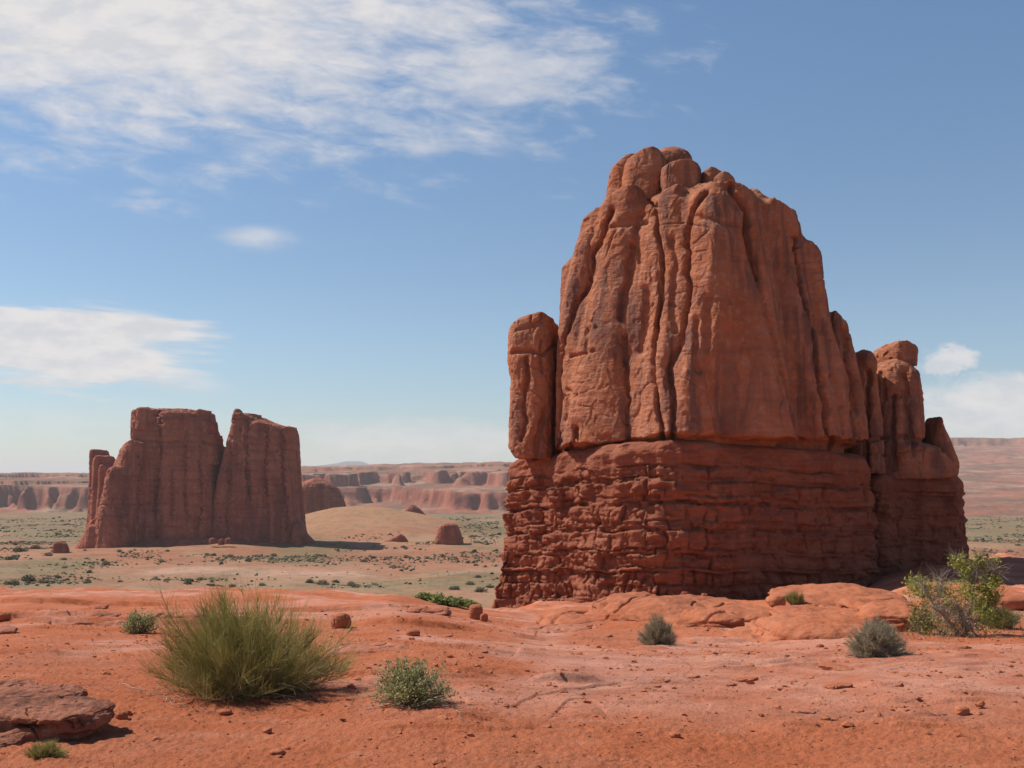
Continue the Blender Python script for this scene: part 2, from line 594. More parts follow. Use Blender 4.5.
M['broom'] = plant_material('broom_stems', (0.38, 0.365, 0.095), (0.50, 0.45, 0.15), (0.66, 0.53, 0.30), 0.45)
M['dry'] = plant_material('dry_stems', (0.22, 0.16, 0.09), (0.34, 0.26, 0.15), (0.48, 0.40, 0.27), 0.1)
M['bark'] = plant_material('grey_bark', (0.20, 0.15, 0.11), (0.33, 0.26, 0.20), (0.50, 0.43, 0.36), 0.0)
M['sage'] = plant_material('grey_green_leaves', (0.24, 0.235, 0.085), (0.34, 0.33, 0.13), (0.52, 0.48, 0.26), 0.4)
M['lime'] = plant_material('yellow_green_leaves', (0.20, 0.22, 0.04), (0.33, 0.33, 0.07), (0.50, 0.46, 0.17), 0.35)
M['greyplant'] = plant_material('silver_twigs', (0.38, 0.32, 0.20), (0.54, 0.46, 0.31), (0.68, 0.60, 0.45), 0.4)
M['scrub'] = plant_material('desert_scrub', (0.085, 0.09, 0.045), (0.14, 0.14, 0.07), (0.24, 0.21, 0.12), 0.2)
M['brightscrub'] = plant_material('bright_brush', (0.17, 0.20, 0.055), (0.26, 0.29, 0.09), (0.38, 0.38, 0.16), 0.35)

# ------------------------------------------------------------------ ground
D_K = np.log(np.array([3, 5.7, 8, 12, 20, 30, 42, 60, 75, 100, 115, 150, 250, 370, 600, 1000, 1500, 2500, 60000.0]))
FAR = [37, 40.5, 42.5, 50, 62, 84, 84]
PROF = {
    -9000: [1.6, 1.6, 1.65, 2.0, 2.75, 3.6, 4.6, 9.0, 14, 22, 26, 32] + FAR,
    390: [1.6, 1.6, 1.65, 2.0, 2.75, 3.6, 4.65, 9.0, 14, 22, 26, 32] + FAR,
    480: [1.6, 1.6, 1.66, 2.02, 2.9, 3.95, 5.3, 8.3, 11, 20, 25, 32] + FAR,
    545: [1.6, 1.6, 1.68, 2.05, 3.0, 4.2, 5.6, 7.55, 9.1, 13, 19, 28] + FAR,
    860: [1.6, 1.6, 1.68, 2.05, 3.0, 4.15, 5.5, 7.3, 8.6, 9.6, 12, 26] + FAR,
    930: [1.6, 1.6, 1.68, 2.05, 2.98, 4.1, 5.2, 6.5, 7.4, 8.2, 9.2, 20] + FAR,
    9000: [1.6, 1.6, 1.68, 2.05, 2.98, 4.05, 5.1, 6.4, 7.4, 8.5, 9.8, 20] + FAR,
}
PK = np.array(sorted(PROF), float)
# ledges in the slickrock: px, py of the middle of the scarp, length px, height m, run-out m
LEDGES = [(568, 681, 32, 0.085, 0.9), (487, 695, 30, 0.032, 0.6), (150, 626, 130, 0.15, 2.0), (20, 623, 60, 0.15, 2.0), (640, 701, 40, 0.024, 0.5),
          (700, 694, 60, 0.022, 0.5), (350, 678, 36, 0.05, 0.8), (455, 652, 90, 0.04, 1.0), (330, 612, 80, 0.12, 2.5), (770, 655, 60, 0.04, 0.8),
          (840, 730, 60, 0.014, 0.3), (60, 606, 120, 0.15, 3.0), (560, 640, 70, 0.07, 1.2), (950, 668, 60, 0.04, 0.6), (230, 655, 80, 0.04, 0.8),
          (990, 700, 50, 0.024, 0.4), (720, 640, 40, 0.08, 1.2), (420, 630, 60, 0.12, 1.5), (60, 657, 90, 0.04, 0.8), (905, 704, 24, 0.03, 0.4)]
_r = random.Random(4)
for _k in range(60):
    _y = 612 + 125 * _r.random() ** 0.8
    _x = _r.uniform(380, 1040) if _y > 645 else _r.uniform(-20, 1040)
    _dd = 1.66 * F / (_y - Y0)
    LEDGES.append((_x, _y, _r.uniform(9, 42), 0.0036 * _dd * _r.uniform(0.4, 1.5), 0.05 * _dd * _r.uniform(0.6, 1.6)))


def base_h(px, Y):
    ly = np.log(np.maximum(Y, 3.0))
    i = np.clip(np.searchsorted(PK, px) - 1, 0, len(PK) - 2)
    t = (px - PK[i]) / (PK[i + 1] - PK[i])
    t = np.clip(t, 0, 1)
    allh = np.stack([np.interp(ly, D_K, PROF[int(k)]) for k in PK])
    a = np.take_along_axis(allh, i[None], 0)[0]
    b = np.take_along_axis(allh, (i + 1)[None], 0)[0]
    return a * (1 - t) + b * t


def ground_z(X, Y, full=False):
    X, Y = np.asarray(X, float), np.asarray(Y, float)
    shp = X.shape
    X, Y = X.ravel(), Y.ravel()
    w = np.sqrt(Y * Y + 4.0)
    px = CX + F * X / w
    edge = ss(Y, 20, 38) * (1 - ss(Y, 120, 200))
    Yw = Y * (1 + edge * 0.10 * fbm(X / 9, Y / 14, 0, 3, 3))
    z = EYE - base_h(px + 25 * edge * fbm(X / 7, Y / 9, 3, 2, 8), Yw)
    nearm = 1 - ss(Y, 75, 150)
    slick = np.zeros_like(z)
    nm = Y < 150
    if nm.any():
        x, y = X[nm], Y[nm]
        yy = np.clip(y, 3, 60)
        n = nearm[nm]
        pxn = CX + F * x / y
        sl = ss(fbm(x / 3.5 + 3.1, y / 6, 0, 4, 11) + 0.55 * ss(pxn, 430, 600) * ss(y, 6.2, 7.4) * (1 - ss(y, 13, 17)) - 0.15, -0.2, 0.15)
        sl = sl * ss(y + 1.2 * fbm(x / 2, y / 2, 0, 2, 5), 6.2, 8.6)
        sc = 0.010 * yy
        mound = sum(H * np.exp(-((pxn - pc) / pw) ** 2 - ((y - yc) / yw) ** 2) for pc, pw, yc, yw, H in
                    ((645, 75, 24.5, 4.5, 0.42), (715, 50, 22.5, 3.0, 0.25), (835, 80, 21.0, 3.5, 0.35), (985, 60, 24.0, 4.0, 0.3)))
        d = mound + sc * fbm(x / (0.35 * yy), y / (0.5 * yy), 0, 3, 21) * 0.9
        # thin bedding: irregular little steps on the bare rock
        q = fbm(x / (0.85 * yy ** 0.8), y / (0.34 * yy ** 0.8), 0.3, 5, 31) * 3.8
        fr = q - np.floor(q)
        stair = np.floor(q) + ss(fr, 0.965, 1.0)
        d = d + sl * 0.0030 * yy * (stair - q) * ss(fbm(x / (0.9 * yy ** .8), y / (1.2 * yy ** .8), 2.0, 2, 33), -0.35, 0.25)
        d = d + 0.017 * fbm(x / 0.26, y / 0.22, 0, 5, 41) * (1 - 0.35 * sl) + (1 - sl) * 0.009 * fbm(x / 0.05, y / 0.05, 0, 3, 43)
        ck = perlin(x / (0.16 * yy), y / (0.055 * yy) + 0.4 * perlin(x / (0.1 * yy), y / (0.1 * yy), 0, 35), 4.0, 34)
        d = d - sl * 0.0007 * yy * np.exp(-(ck / 0.06) ** 2) * ss(fbm(x / (0.3 * yy), y / (0.3 * yy), 6.0, 2, 36), 0.0, 0.35)
        d = d + 0.07 * ss(y, 12, 40) * fbm(x / 1.3, y / 1.1, 0, 5, 44)
        for (lx, lyy, ln, H, run) in LEDGES:
            Xc, Yc = LEDGE_XY[(lx, lyy)]
            L = ln / F * Yc
            k = np.where((np.abs(x - Xc) < 1.5 * L) & (y > Yc - 0.6 * L) & (y < Yc + 5 * run + L))[0]
            if not len(k):
                continue
            xk, yk = x[k], y[k]
            win = np.exp(-((xk - Xc) / L) ** 4)
            s = yk - Yc + 0.13 * L * fbm(xk / (L * 1.1), yk * 0, lx, 2, 51) + 0.35 * L * ((xk - Xc) / L) ** 2 * (0.5 if lx % 2 > 1 else -0.3)
            d[k] += H * win * ss(s, 0, 0.03 * run + 0.02) * np.exp(-np.maximum(s, 0) / run)
        z[nm] += d * n
        slick[nm] = sl
    fm = Y > 120
    if fm.any():
        x, y = X[fm], Y[fm]
        k = ss(y, 150, 300)
        z[fm] += k * (1.3 * fbm(x / 60, y / 60, 0, 4, 61) + 3.0 * fbm(x / 300, y / 300, 0, 2, 65))
        z[fm] += 20 * np.exp(-((x + 128) / 62) ** 2 - ((y - 800) / 85) ** 2) + 9 * np.exp(-((x + 60) / 60) ** 2 - ((y - 790) / 90) ** 2)
        z[fm] += 5 * np.exp(-((x + 150) / 75) ** 2 - ((y - 610) / 45) ** 2)
    z = z.reshape(shp)
    return (z, px.reshape(shp), slick.reshape(shp)) if full else z


LEDGE_XY = {}
_d = np.exp(np.linspace(math.log(3.2), math.log(3000), 1500))
for (lx, lyy, ln, H, run) in LEDGES:
    hh = base_h(np.full(_d.shape, float(lx)), _d)
    i = int(np.argmax(Y0 + F * hh / _d < lyy))
    LEDGE_XY[(lx, lyy)] = ((lx - CX) / F * _d[i], _d[i])


def hit(px, py):
    """where the sight line through px, py meets the ground"""
    X = (px - CX) / F * _d
    z = ground_z(X, _d)
    i = int(np.argmax(Y0 + F * (EYE - z) / _d < py))
    return np.array([X[i], _d[i], z[i]])


def build_ground():
    inner = (np.arange(-40, 1064.1, 1.15) - CX) / F
    outer = np.array([0.62, 0.75, 0.95, 1.3, 2.0, 3.5, 7.0])
    u = np.concatenate([-outer[::-1], inner, outer])
    Y = np.concatenate([[-60, -25, -10, -4, 0, 2.0], np.exp(np.linspace(math.log(3.2), math.log(60), 1150)),
                        np.exp(np.linspace(math.log(60.4), math.log(370), 110)), np.exp(np.linspace(math.log(373), math.log(1600), 260)),
                        np.exp(np.linspace(math.log(1640), math.log(45000), 40))])
    YY, UU = np.meshgrid(Y, u, indexing='ij')
    XX = UU * np.sqrt(YY * YY + 4.0)
    Z, px, slick = ground_z(XX, YY, True)
    plain = ss(YY + 6 * fbm(XX / 12, YY / 12, 0, 3, 71), 70, 120) * (1 - ss(px, 500, 560) * (1 - ss(YY, 110, 150)))
    # brushy flats and bare washes on the plain
    g = fbm(XX / 90, YY / 160, 0, 4, 81)
    green = ss(g + 0.9 * ss(YY, 620, 1000) * (1 - 0.9 * np.exp(-((XX + 120) / 90) ** 2 - ((YY - 800) / 110) ** 2)) + 0.35 * np.exp(-((YY - 400) / 40) ** 2), 0.05, 0.75)
    pale = np.exp(-((YY - 445 - 25 * fbm(XX / 90, YY / 90, 0, 2, 91)) / 26) ** 2) * ss(fbm(XX / 70, YY / 70, 0, 3, 92), -0.3, 0.2)
    pale = pale * 0.9
    left = 1 - ss(px, 60, 130)
    green = np.maximum(green, ss(YY, 640, 760) * (left + ss(px, 430, 470)) * ss(g + 0.6, -0.1, 0.4))
    green = np.maximum(green, 0.9 * np.exp(-((YY - 398) / 22) ** 2) * ss(g + 0.35, -0.1, 0.4))
    hill = np.exp(-((XX + 120) / 85) ** 2 - ((YY - 790) / 95) ** 2)
    green = green * (1 - ss(hill, 0.25, 0.6))
    red = np.clip(np.exp(-((YY - 545 - 20 * g) / 38) ** 2) * ss(fbm(XX / 70, YY / 60, 5, 3, 95), -0.45, 0.15) + 0.6 * ss(fbm(XX / 120, YY / 110, 8, 3, 96), 0.15, 0.5), 0, 1) * (1 - hill)
    o = mesh_obj('ground', np.stack([XX, YY, Z], -1).reshape(-1, 3), grid_faces(len(u), len(Y)), M['ground'],
                 attrs=dict(plain=plain, slick=slick, green=green * ss(YY, 120, 200), pale=pale, red=red, hill=ss(hill, 0.2, 0.7)))
    return structure(o)


build_ground()


def build_mesa(name, p0, p1, rows, table, warp, wl, seed, fade=60.0, step=1.2, rough=4.0, upper=None, tilt=0.0):
    """terrain between picture columns p0..p1; table of (distance, height below the eye), the distance bent by noise"""
    u = (np.arange(p0, p1 + 0.1, step) - CX) / F
    Y = np.exp(np.linspace(math.log(rows[0]), math.log(rows[1]), rows[2]))
    YY, UU = np.meshgrid(Y, u, indexing='ij')
    XX = UU * YY
    n = fbm(XX / wl, YY / wl, 0, 6, seed, 0.52)
    butt = np.abs(perlin(XX / (wl * 0.22), YY / (wl * 0.22), 0, seed + 5)) * 2.2 + np.abs(perlin(XX / (wl * 0.08), YY / (wl * 0.08), 0, seed + 6)) * 0.8 - 0.6
    D = YY * (1 + warp * n + warp * 0.05 * butt)
    tb = np.array(table, float)
    Z = EYE - np.interp(D, tb[:, 0], tb[:, 1])
    if upper:
        t2 = np.array(upper, float)
        n2 = fbm(XX / (wl * 0.7), YY / (wl * 0.7), 0, 5, seed + 40, 0.6)
        D2 = YY * (1 + warp * 0.8 * n2 + warp * 0.14 * np.abs(perlin(XX / (wl * 0.13), YY / (wl * 0.13), 0, seed + 41)))
        Z = np.maximum(Z, EYE - np.interp(D2, t2[:, 0], t2[:, 1]))
    Z = Z + tilt * np.clip((UU * F + CX - 300) / 210, 0, 1.4) * ss(YY, 1900, 3200)
    amp = 1 + 0.45 * fbm(XX / (wl * 0.45), YY / (wl * 0.45), 4, 3, seed + 50)
    low = EYE - 70.0
    Z = np.where(Z > low, low + (Z - low) * np.clip(amp, 0.5, 1.25) ** np.clip((EYE - 8.0 - Z) / 40.0, 0, 1), Z)
    Z = Z + rough * fbm(XX / 110, YY / 110, 0, 5, seed + 9)
    ends = np.minimum(ss(UU, u[0], u[0] + fade / F), ss(-UU, -u[-1], -u[-1] + fade / F)) * ss(YY, Y[0], Y[0] * 1.02)
    Z = Z * ends + (1 - ends) * (-130)
    return structure(mesh_obj(name, np.stack([XX, YY, Z], -1).reshape(-1, 3), grid_faces(len(u), len(Y)), M['mesa']))


build_mesa('mesa_left', -160, 150, (1650, 5200, 420),
           [(1500, 100), (1900, 84), (2050, 70), (2085, 26), (2300, 24), (2420, 30), (2900, 26), (3000, 24), (3040, 6), (3600, 4), (5000, 2)], 0.24, 620, 301, 60, 1.0, 5.0,
           [(1500, 140), (2200, 90), (2330, 50), (2350, 16), (2600, 12), (2900, 10), (2925, 0), (5000, -2)])
build_mesa('mesa_middle', 215, 640, (1500, 7000, 520),
           [(1400, 100), (1700, 78), (2000, 66), (2022, 34), (2250, 30), (2800, 26), (2830, 12), (3300, 8), (4000, 2), (9000, -10)],
           0.30, 900, 402, 90, 1.0, 6.0,
           [(1400, 140), (2300, 90), (2480, 40), (2510, 2), (2700, -2), (3050, -5), (3080, -14), (3500, -16), (3900, -18), (3940, -24), (4600, -28), (6000, -34), (9000, -50)], 18.0)
build_mesa('mesa_right', 850, 1220, (1300, 8000, 480),
           [(1200, 92), (1500, 72), (2600, 30), (3600, -30), (4600, -112), (4900, -130), (4960, -172), (6000, -182), (9000, -190)], 0.10, 900, 503, 70, rough=6.0)


_m, _t = material('forested_mountain')
finish(_t, _t.mix(_t.step(_t.noise(_t.pos(), 0.002, 5, 0.6), 0.4, 0.6), (0.035, 0.045, 0.05), (0.07, 0.07, 0.07)), 1.0)
M['far_mountain'] = _m


def build_range(name, pts, d, seed):
    """far blue ridge: crest given as (px, py), a real mountain slope 4 km deep"""
    p = np.array(pts, float)
    u = (np.arange(p[0, 0], p[-1, 0], 3.0) - CX) / F
    v = np.linspace(-1, 1, 40)
    VV, UU = np.meshgrid(v, u, indexing='ij')
    YY = d + VV * 3000
    XX = UU * YY
    top = EYE - (np.interp(UU * F + CX, p[:, 0], p[:, 1]) - Y0) / F * d
    Z = -200 + (top + 200) * (1 - np.abs(VV)) * (1 + 0.12 * fbm(XX / 900, YY / 900, 0, 4, seed) * np.abs(VV))
    return structure(mesh_obj(name, np.stack([XX, YY, Z], -1).reshape(-1, 3), grid_faces(len(u), len(v)), M['far_mountain']))


build_range('mountains_left', [(-300, 484), (-60, 483), (20, 482), (70, 479), (95, 478), (130, 480), (190, 484), (260, 486)], 15000, 601)
build_range('mountains_middle', [(200, 480), (290, 470), (318, 465), (335, 463), (346, 460.5), (362, 461), (372, 465), (400, 466), (425, 464), (460, 466), (520, 465), (620, 470), (760, 476)], 17000, 602)

# ------------------------------------------------------------------ the great sandstone butte
b0 = at(690, 598, 80)
butte = thing('sandstone_butte', 'towering red sandstone butte with a fluted tower, bedded pedestal and stacked summit boulders', 'rock formation', tuple(b0))


def rough_tower(V, Fc, seed=0, s=1.0, amp=1.0):
    """weathering: flutes, seams, hollows and pits pushed into the surface"""
    N = normals(V, Fc)
    x, y, z = (V / s).T
    side = 1 - np.abs(N[:, 2]) ** 2
    d = 0.13 * fbm(x * 0.35, y * 0.35, z * 0.09, 3, seed + 1) * side
    q = 2.3 * fbm(x * 0.36, y * 0.36, z * 0.20, 4, seed + 2)
    fr = q - np.floor(q)
    d = d + 0.13 * (np.floor(q) + ss(fr, 0.84, 1.0) - 0.62 * q)
    q = 1.8 * fbm(x * 1.1, y * 1.1, z * 0.8, 3, seed + 22)
    fr = q - np.floor(q)
    d = d + 0.035 * (np.floor(q) + ss(fr, 0.8, 1.0))
    d = d + 0.05 * np.abs(perlin(x * 0.9, y * 0.9, z * 0.9, seed + 23))
    c = perlin(x * 0.42 + 0.25 * perlin(x, y, z * 0.5, seed + 8), y * 0.42, z * 0.055, seed + 3)
    crack = np.exp(-(c / 0.035) ** 2) * side * ss(perlin(x * 0.3, y * 0.3, z * 0.16, seed + 4), 0.05, 0.4)
    d = d - 0.30 * crack
    c2 = perlin(x * 0.16, y * 0.16, z * 0.62 + 0.3 * perlin(x * 0.5, y * 0.5, z * 0.5, seed + 9), seed + 5)
    d = d - 0.22 * np.exp(-(c2 / 0.03) ** 2) * ss(perlin(x * 0.25, y * 0.25, z * 0.25, seed + 6), 0.0, 0.3)
    pits = ss(perlin(x * 1.3, y * 1.3, z * 1.8, seed + 7), 0.42, 0.6) * ss(perlin(x * 0.3, y * 0.3, z * 0.3, seed + 10), 0.1, 0.35)
    d = d - 0.30 * pits
    d = d + 0.05 * fbm(x * 2.6, y * 2.6, z * 2.6, 3, seed + 11)
    return V + N * (d * amp * s)[:, None]


def rock_part(name, cols, h, mat, parent, seed, k=0.25, amp=1.0, s=1.0, sm=1, extra=None, joints=None):
    V, Fc = columns_mesh(cols, h, k, sm, extra)
    V, Fc = subdiv(V, Fc)
    if joints:
        V = cut_joints(V, Fc, joints)
    V = rough_tower(V, Fc, seed, s, amp)
    return part(name, V, Fc, mat, parent)


def poly_sd(P, x, y):
    """signed distance and arc length to polygon P on grid x, y"""
    X, Y = np.broadcast_arrays(x, y)
    best, arc, ins, s0 = np.full(X.shape, 1e9), np.zeros(X.shape), np.zeros(X.shape, bool), 0.0
    for (ax, ay), (bx, by) in zip(P, np.roll(P, -1, 0)):
        L = math.hypot(bx - ax, by - ay)
        t = np.clip(((X - ax) * (bx - ax) + (Y - ay) * (by - ay)) / L ** 2, 0, 1)
        d = np.hypot(X - ax - t * (bx - ax), Y - ay - t * (by - ay))
        m_ = d < best
        best, arc = np.where(m_, d, best), np.where(m_, s0 + t * L, arc)
        ins ^= ((ay > Y) != (by > Y)) & (X < (bx - ax) * (Y - ay) / (by - ay + 1e-12) + ax)
        s0 += L
    return np.where(ins, -best, best), arc


def zof(py, d):
    return EYE - (py - Y0) / F * d


YL, YR = -0.55, 0.45
# the tower's body: plan corners (left, front left, front right, right, back right, back left) at several heights
BODY = [(456, [(560, 85.4), (664, 77.6), (690, 77.4), (861, 84.6), (850, 97), (575, 98)]),
        (380, [(562, 85.9), (686, 78.0), (706, 77.9), (845, 84.8), (840, 97), (580, 98)]),
        (330, [(565, 86.2), (702, 78.5), (718, 78.4), (826, 85.0), (825, 96), (582, 97)]),
        (290, [(570, 86.4), (710, 79.0), (724, 78.9), (814, 85.2), (812, 95), (586, 96)]),
        (240, [(582, 86.5), (714, 79.8), (728, 79.7), (802, 85.2), (796, 94), (596, 95)]),
        (208, [(606, 86.5), (712, 80.6), (730, 80.6), (793, 85.6), (786, 93), (612, 94)]),
        (190, [(622, 86.6), (706, 81.6), (730, 81.6), (764, 85.0), (745, 92), (630, 93)])]
LEDGE_PLANE = np.linalg.solve(np.array([[(px - CX) / F * d, d, 1.0] for px, d in ((642, 76.5), (507, 90), (869, 85))]),
                              np.array([EYE - (py - Y0) / F * d for py, d in ((438, 76.5), (456, 90), (445, 85))]))


def tower_body(f, x, y, z):
    zk = np.array([zof(py, 84.0) for py, _ in BODY])
    pk = np.array([[((px - CX) / F * d, d) for px, d in [(q[0], q[1] - (0.9 if j_ < 4 else 0.0)) for j_, q in enumerate(p)]] for _, p in BODY])
    X, Y = x[:, None], y[None, :]
    cw = 0.5 * fbm(X / 3.5, Y / 3.5, 0, 3, 61)
    zl = LEDGE_PLANE[0] * X + LEDGE_PLANE[1] * Y + LEDGE_PLANE[2] + 0.22 * fbm(X / 2.5, Y / 2.5, 0, 3, 62)
    f = np.maximum(f, (zl[:, :, None] + 0.10) - z[None, None, :]).astype(f32)
    for i, zz in enumerate(z):
        if zz > zk[-1] + 0.5 or zz < zk[0]:
            continue
        P = np.stack([[np.interp(zz, zk, pk[:, j, c]) for c in (0, 1)] for j in range(6)])
        sd, _ = poly_sd(P, X, Y)
        rr = 0.9
        sd = sd + 1.2 * (1 - ss(zz - zl, 0.05, 0.30)) + cw + rr * ss(zz, zk[-1] - 1.6, zk[-1] + 0.5) ** 2 * 2.2
        f[:, :, i] = smin(f[:, :, i], sd.astype(f32), 0.8)
    return f


TOWER = [
    column([(211, 588, 618), (222, 580, 622), (262, 573, 614), (330, 567, 606), (456, 561, 604)], 85.8, 82.6, 4.0, 3.6, 1.6, -0.5),
    column([(255, 571, 593), (268, 561, 596), (300, 560, 594), (330, 558, 586), (380, 555, 578), (458, 554, 572)], 86.0, 84.2, 2.4, 3.0, 1.4, -0.3),
    column([(190, 604, 656), (200, 600, 658), (224, 598, 660), (255, 598, 661), (286, 592, 663), (317, 586, 657), (349, 578, 653), (400, 568, 656), (450, 562, 664)], 83.8, 80.0, 4.0, 3.0, 2.2, -0.5),
    column([(191, 652, 700), (208, 653, 694), (230, 656, 690), (270, 661, 688), (305, 660, 690), (335, 653, 681), (367, 653, 671), (448, 660, 676)], 81.8, 77.0, 4.0, 3.0, 1.8, -0.5),
    column([(188, 698, 736), (198, 692, 734), (230, 687, 728), (270, 687, 728), (305, 689, 728), (335, 680, 726), (367, 671, 722), (448, 670, 712)], 80.2, 76.6, 4.0, 3.0, 2.0, -0.45),
    column([(187, 704, 742), (196, 702, 750), (211, 702, 753), (249, 704, 757), (277, 705, 763), (305, 704, 768), (361, 702, 784), (446, 696, 802)], 80.4, 77.6, 5.0, 3.2, 2.2, 0.38),
    column([(206, 748, 782), (213, 740, 789), (249, 742, 793), (277, 748, 799), (305, 756, 806), (361, 772, 820), (396, 782, 828), (448, 796, 838)], 82.8, 80.4, 5.0, 3.0, 2.2, 0.4),
    column([(190, 738, 762), (200, 734, 766), (240, 736, 770)], 84.0, 83.6, 2.6),
    column([(245, 792, 809), (255, 788, 815), (290, 794, 819), (330, 802, 826), (380, 810, 844), (448, 822, 858)], 84.0, 81.8, 4.5, 3.4, 1.4, 0.45),
    column([(314, 818, 830), (327, 812, 842), (380, 818, 854), (450, 828, 864)], 85.6, 83.2, 5.0, 3.2, 1.4, 0.45),
    column([(330, 545, 600), (458, 530, 600)], 91.0, 90.5, 4.0, 2.8),
]
# main joints of the tower as seen lines: (px, py) points, width m, depth m
JOINTS = [
    ([(651, 197), (656, 224), (660, 255), (662, 286), (656, 317), (652, 349), (655, 400), (664, 444)], 0.15, 0.9),
    ([(706, 190), (693, 208), (687, 230), (687, 270), (690, 305), (682, 330), (670, 367), (673, 410), (672, 444)], 0.15, 0.85),
    ([(731, 184), (746, 211), (751, 249), (759, 277)], 0.2, 1.1), ([(759, 277), (765, 305), (781, 361), (800, 440)], 0.16, 0.45),
    ([(795, 236), (802, 283), (814, 321), (817, 359), (825, 396), (832, 449)], 0.18, 0.9),
    ([(612, 208), (593, 255), (590, 280), (571, 314), (559, 361), (556, 450)], 0.17, 0.9),
    ([(633, 245), (631, 265), (627, 286), (621, 317)], 0.26, 0.7), ([(626, 335), (627, 380), (629, 440)], 0.10, 0.5),
    ([(640, 215), (636, 240), (640, 262)], 0.2, 0.4), ([(710, 300), (706, 350), (712, 400)], 0.3, 0.3), ([(648, 290), (644, 330), (640, 350)], 0.3, 0.5),
    ([(672, 240), (676, 270), (672, 300), (676, 330)], 0.22, 0.35), ([(588, 330), (584, 352)], 0.2, 0.5), ([(568, 390), (566, 420)], 0.15, 0.4),
    ([(576, 428), (570, 450)], 0.17, 0.9), ([(730, 330), (724, 380), (728, 430)], 0.5, 0.35), ([(697, 320), (694, 350), (700, 372)], 0.2, 0.4),
    ([(845, 330), (852, 380), (858, 445)], 0.25, 0.7), ([(571, 356), (592, 350)], 0.12, 0.35), ([(612, 226), (645, 222)], 0.18, 0.35), ([(690, 214), (738, 226)], 0.2, 0.3),
]


def cut_joints(V, Fc, joints):
    N = normals(V, Fc)
    px, py = CX + F * V[:, 0] / V[:, 1], Y0 - F * (V[:, 2] - EYE) / V[:, 1]
    jit = 3.0 * fbm(V[:, 2] * 0.6, V[:, 0] * 0.2, 5.0, 3, 77)
    d = np.zeros(len(V))
    front = ss(-N[:, 1], -0.2, 0.15)
    for pts, w_, dep in joints:
        best = np.full(len(V), 1e9)
        for (ax, ay), (bx, by) in zip(pts[:-1], pts[1:]):
            t = np.clip(((px + jit - ax) * (bx - ax) + (py - ay) * (by - ay)) / ((bx - ax) ** 2 + (by - ay) ** 2), 0, 1)
            best = np.minimum(best, np.hypot(px + jit - ax - t * (bx - ax), py - ay - t * (by - ay)))
        m_ = best / F * V[:, 1]
        d = np.maximum(d, dep * np.exp(-(m_ / w_) ** 2) + 0.25 * dep * np.exp(-(m_ / (w_ * 3.2)) ** 2))
    dirv = N * 0.6 + np.array([0, -0.4, 0])
    return V - dirv * (d * front * 0.8)[:, None]


rock_part('tower', TOWER, 0.16, M['tower'], butte, 100, 0.30, 0.52, joints=JOINTS, extra=tower_body)
rock_part('side_pillar', [column([(314, 522, 558), (322, 512, 561), (334, 508, 562), (362, 507, 562), (380, 510, 562), (420, 508, 562), (448, 508, 562), (459, 516, 558)], 86.4, 85.0, 3.0, 3.6, 1.2, -0.3)],
          0.16, M['tower'], butte, 130, 0.2, 0.7, joints=[([(512, 352), (530, 350), (545, 354), (556, 346)], 0.12, 0.45), ([(528, 358), (526, 390), (522, 440)], 0.14, 0.5),
          ([(541, 340), (543, 372)], 0.10, 0.4), ([(516, 330), (540, 322)], 0.12, 0.2), ([(546, 410), (538, 440), (534, 456)], 0.25, 0.5)])
for i, (kn, dt, db, ry, n, cap) in enumerate([
        ([(159, 614, 648), (170, 609, 648), (190, 606, 648), (214, 604, 640)], 88.0, 87.4, 3.4, 3.4, 1.9),
        ([(153, 630, 668), (162, 625, 672), (180, 622, 673), (206, 621, 664)], 86.0, 85.4, 3.6, 3.6, 1.5),
        ([(149, 654, 688), (154, 650, 692), (168, 650, 694), (186, 650, 694)], 87.4, 87.0, 3.2, 3.4, 1.2),
        ([(163, 664, 702), (168, 661, 704), (182, 660, 704), (196, 662, 702)], 83.8, 83.5, 2.4, 4.4, 0.8),
        ([(170, 700, 718), (175, 697, 723), (192, 697, 724)], 84.2, 84.0, 2.2, 3.4, 0.9),
        ([(174, 714, 730), (179, 711, 734), (192, 710, 737)], 83.4, 83.2, 1.8, 3.2, 0.8)]):
    rock_part('summit_boulder', [column(kn, dt, db, ry, n, cap, (-0.2, -0.25, 0.0, -0.12, 0.2, 0.1)[i])], 0.10, M['tower'], butte, 150 + i * 7, 0.2, 0.34)


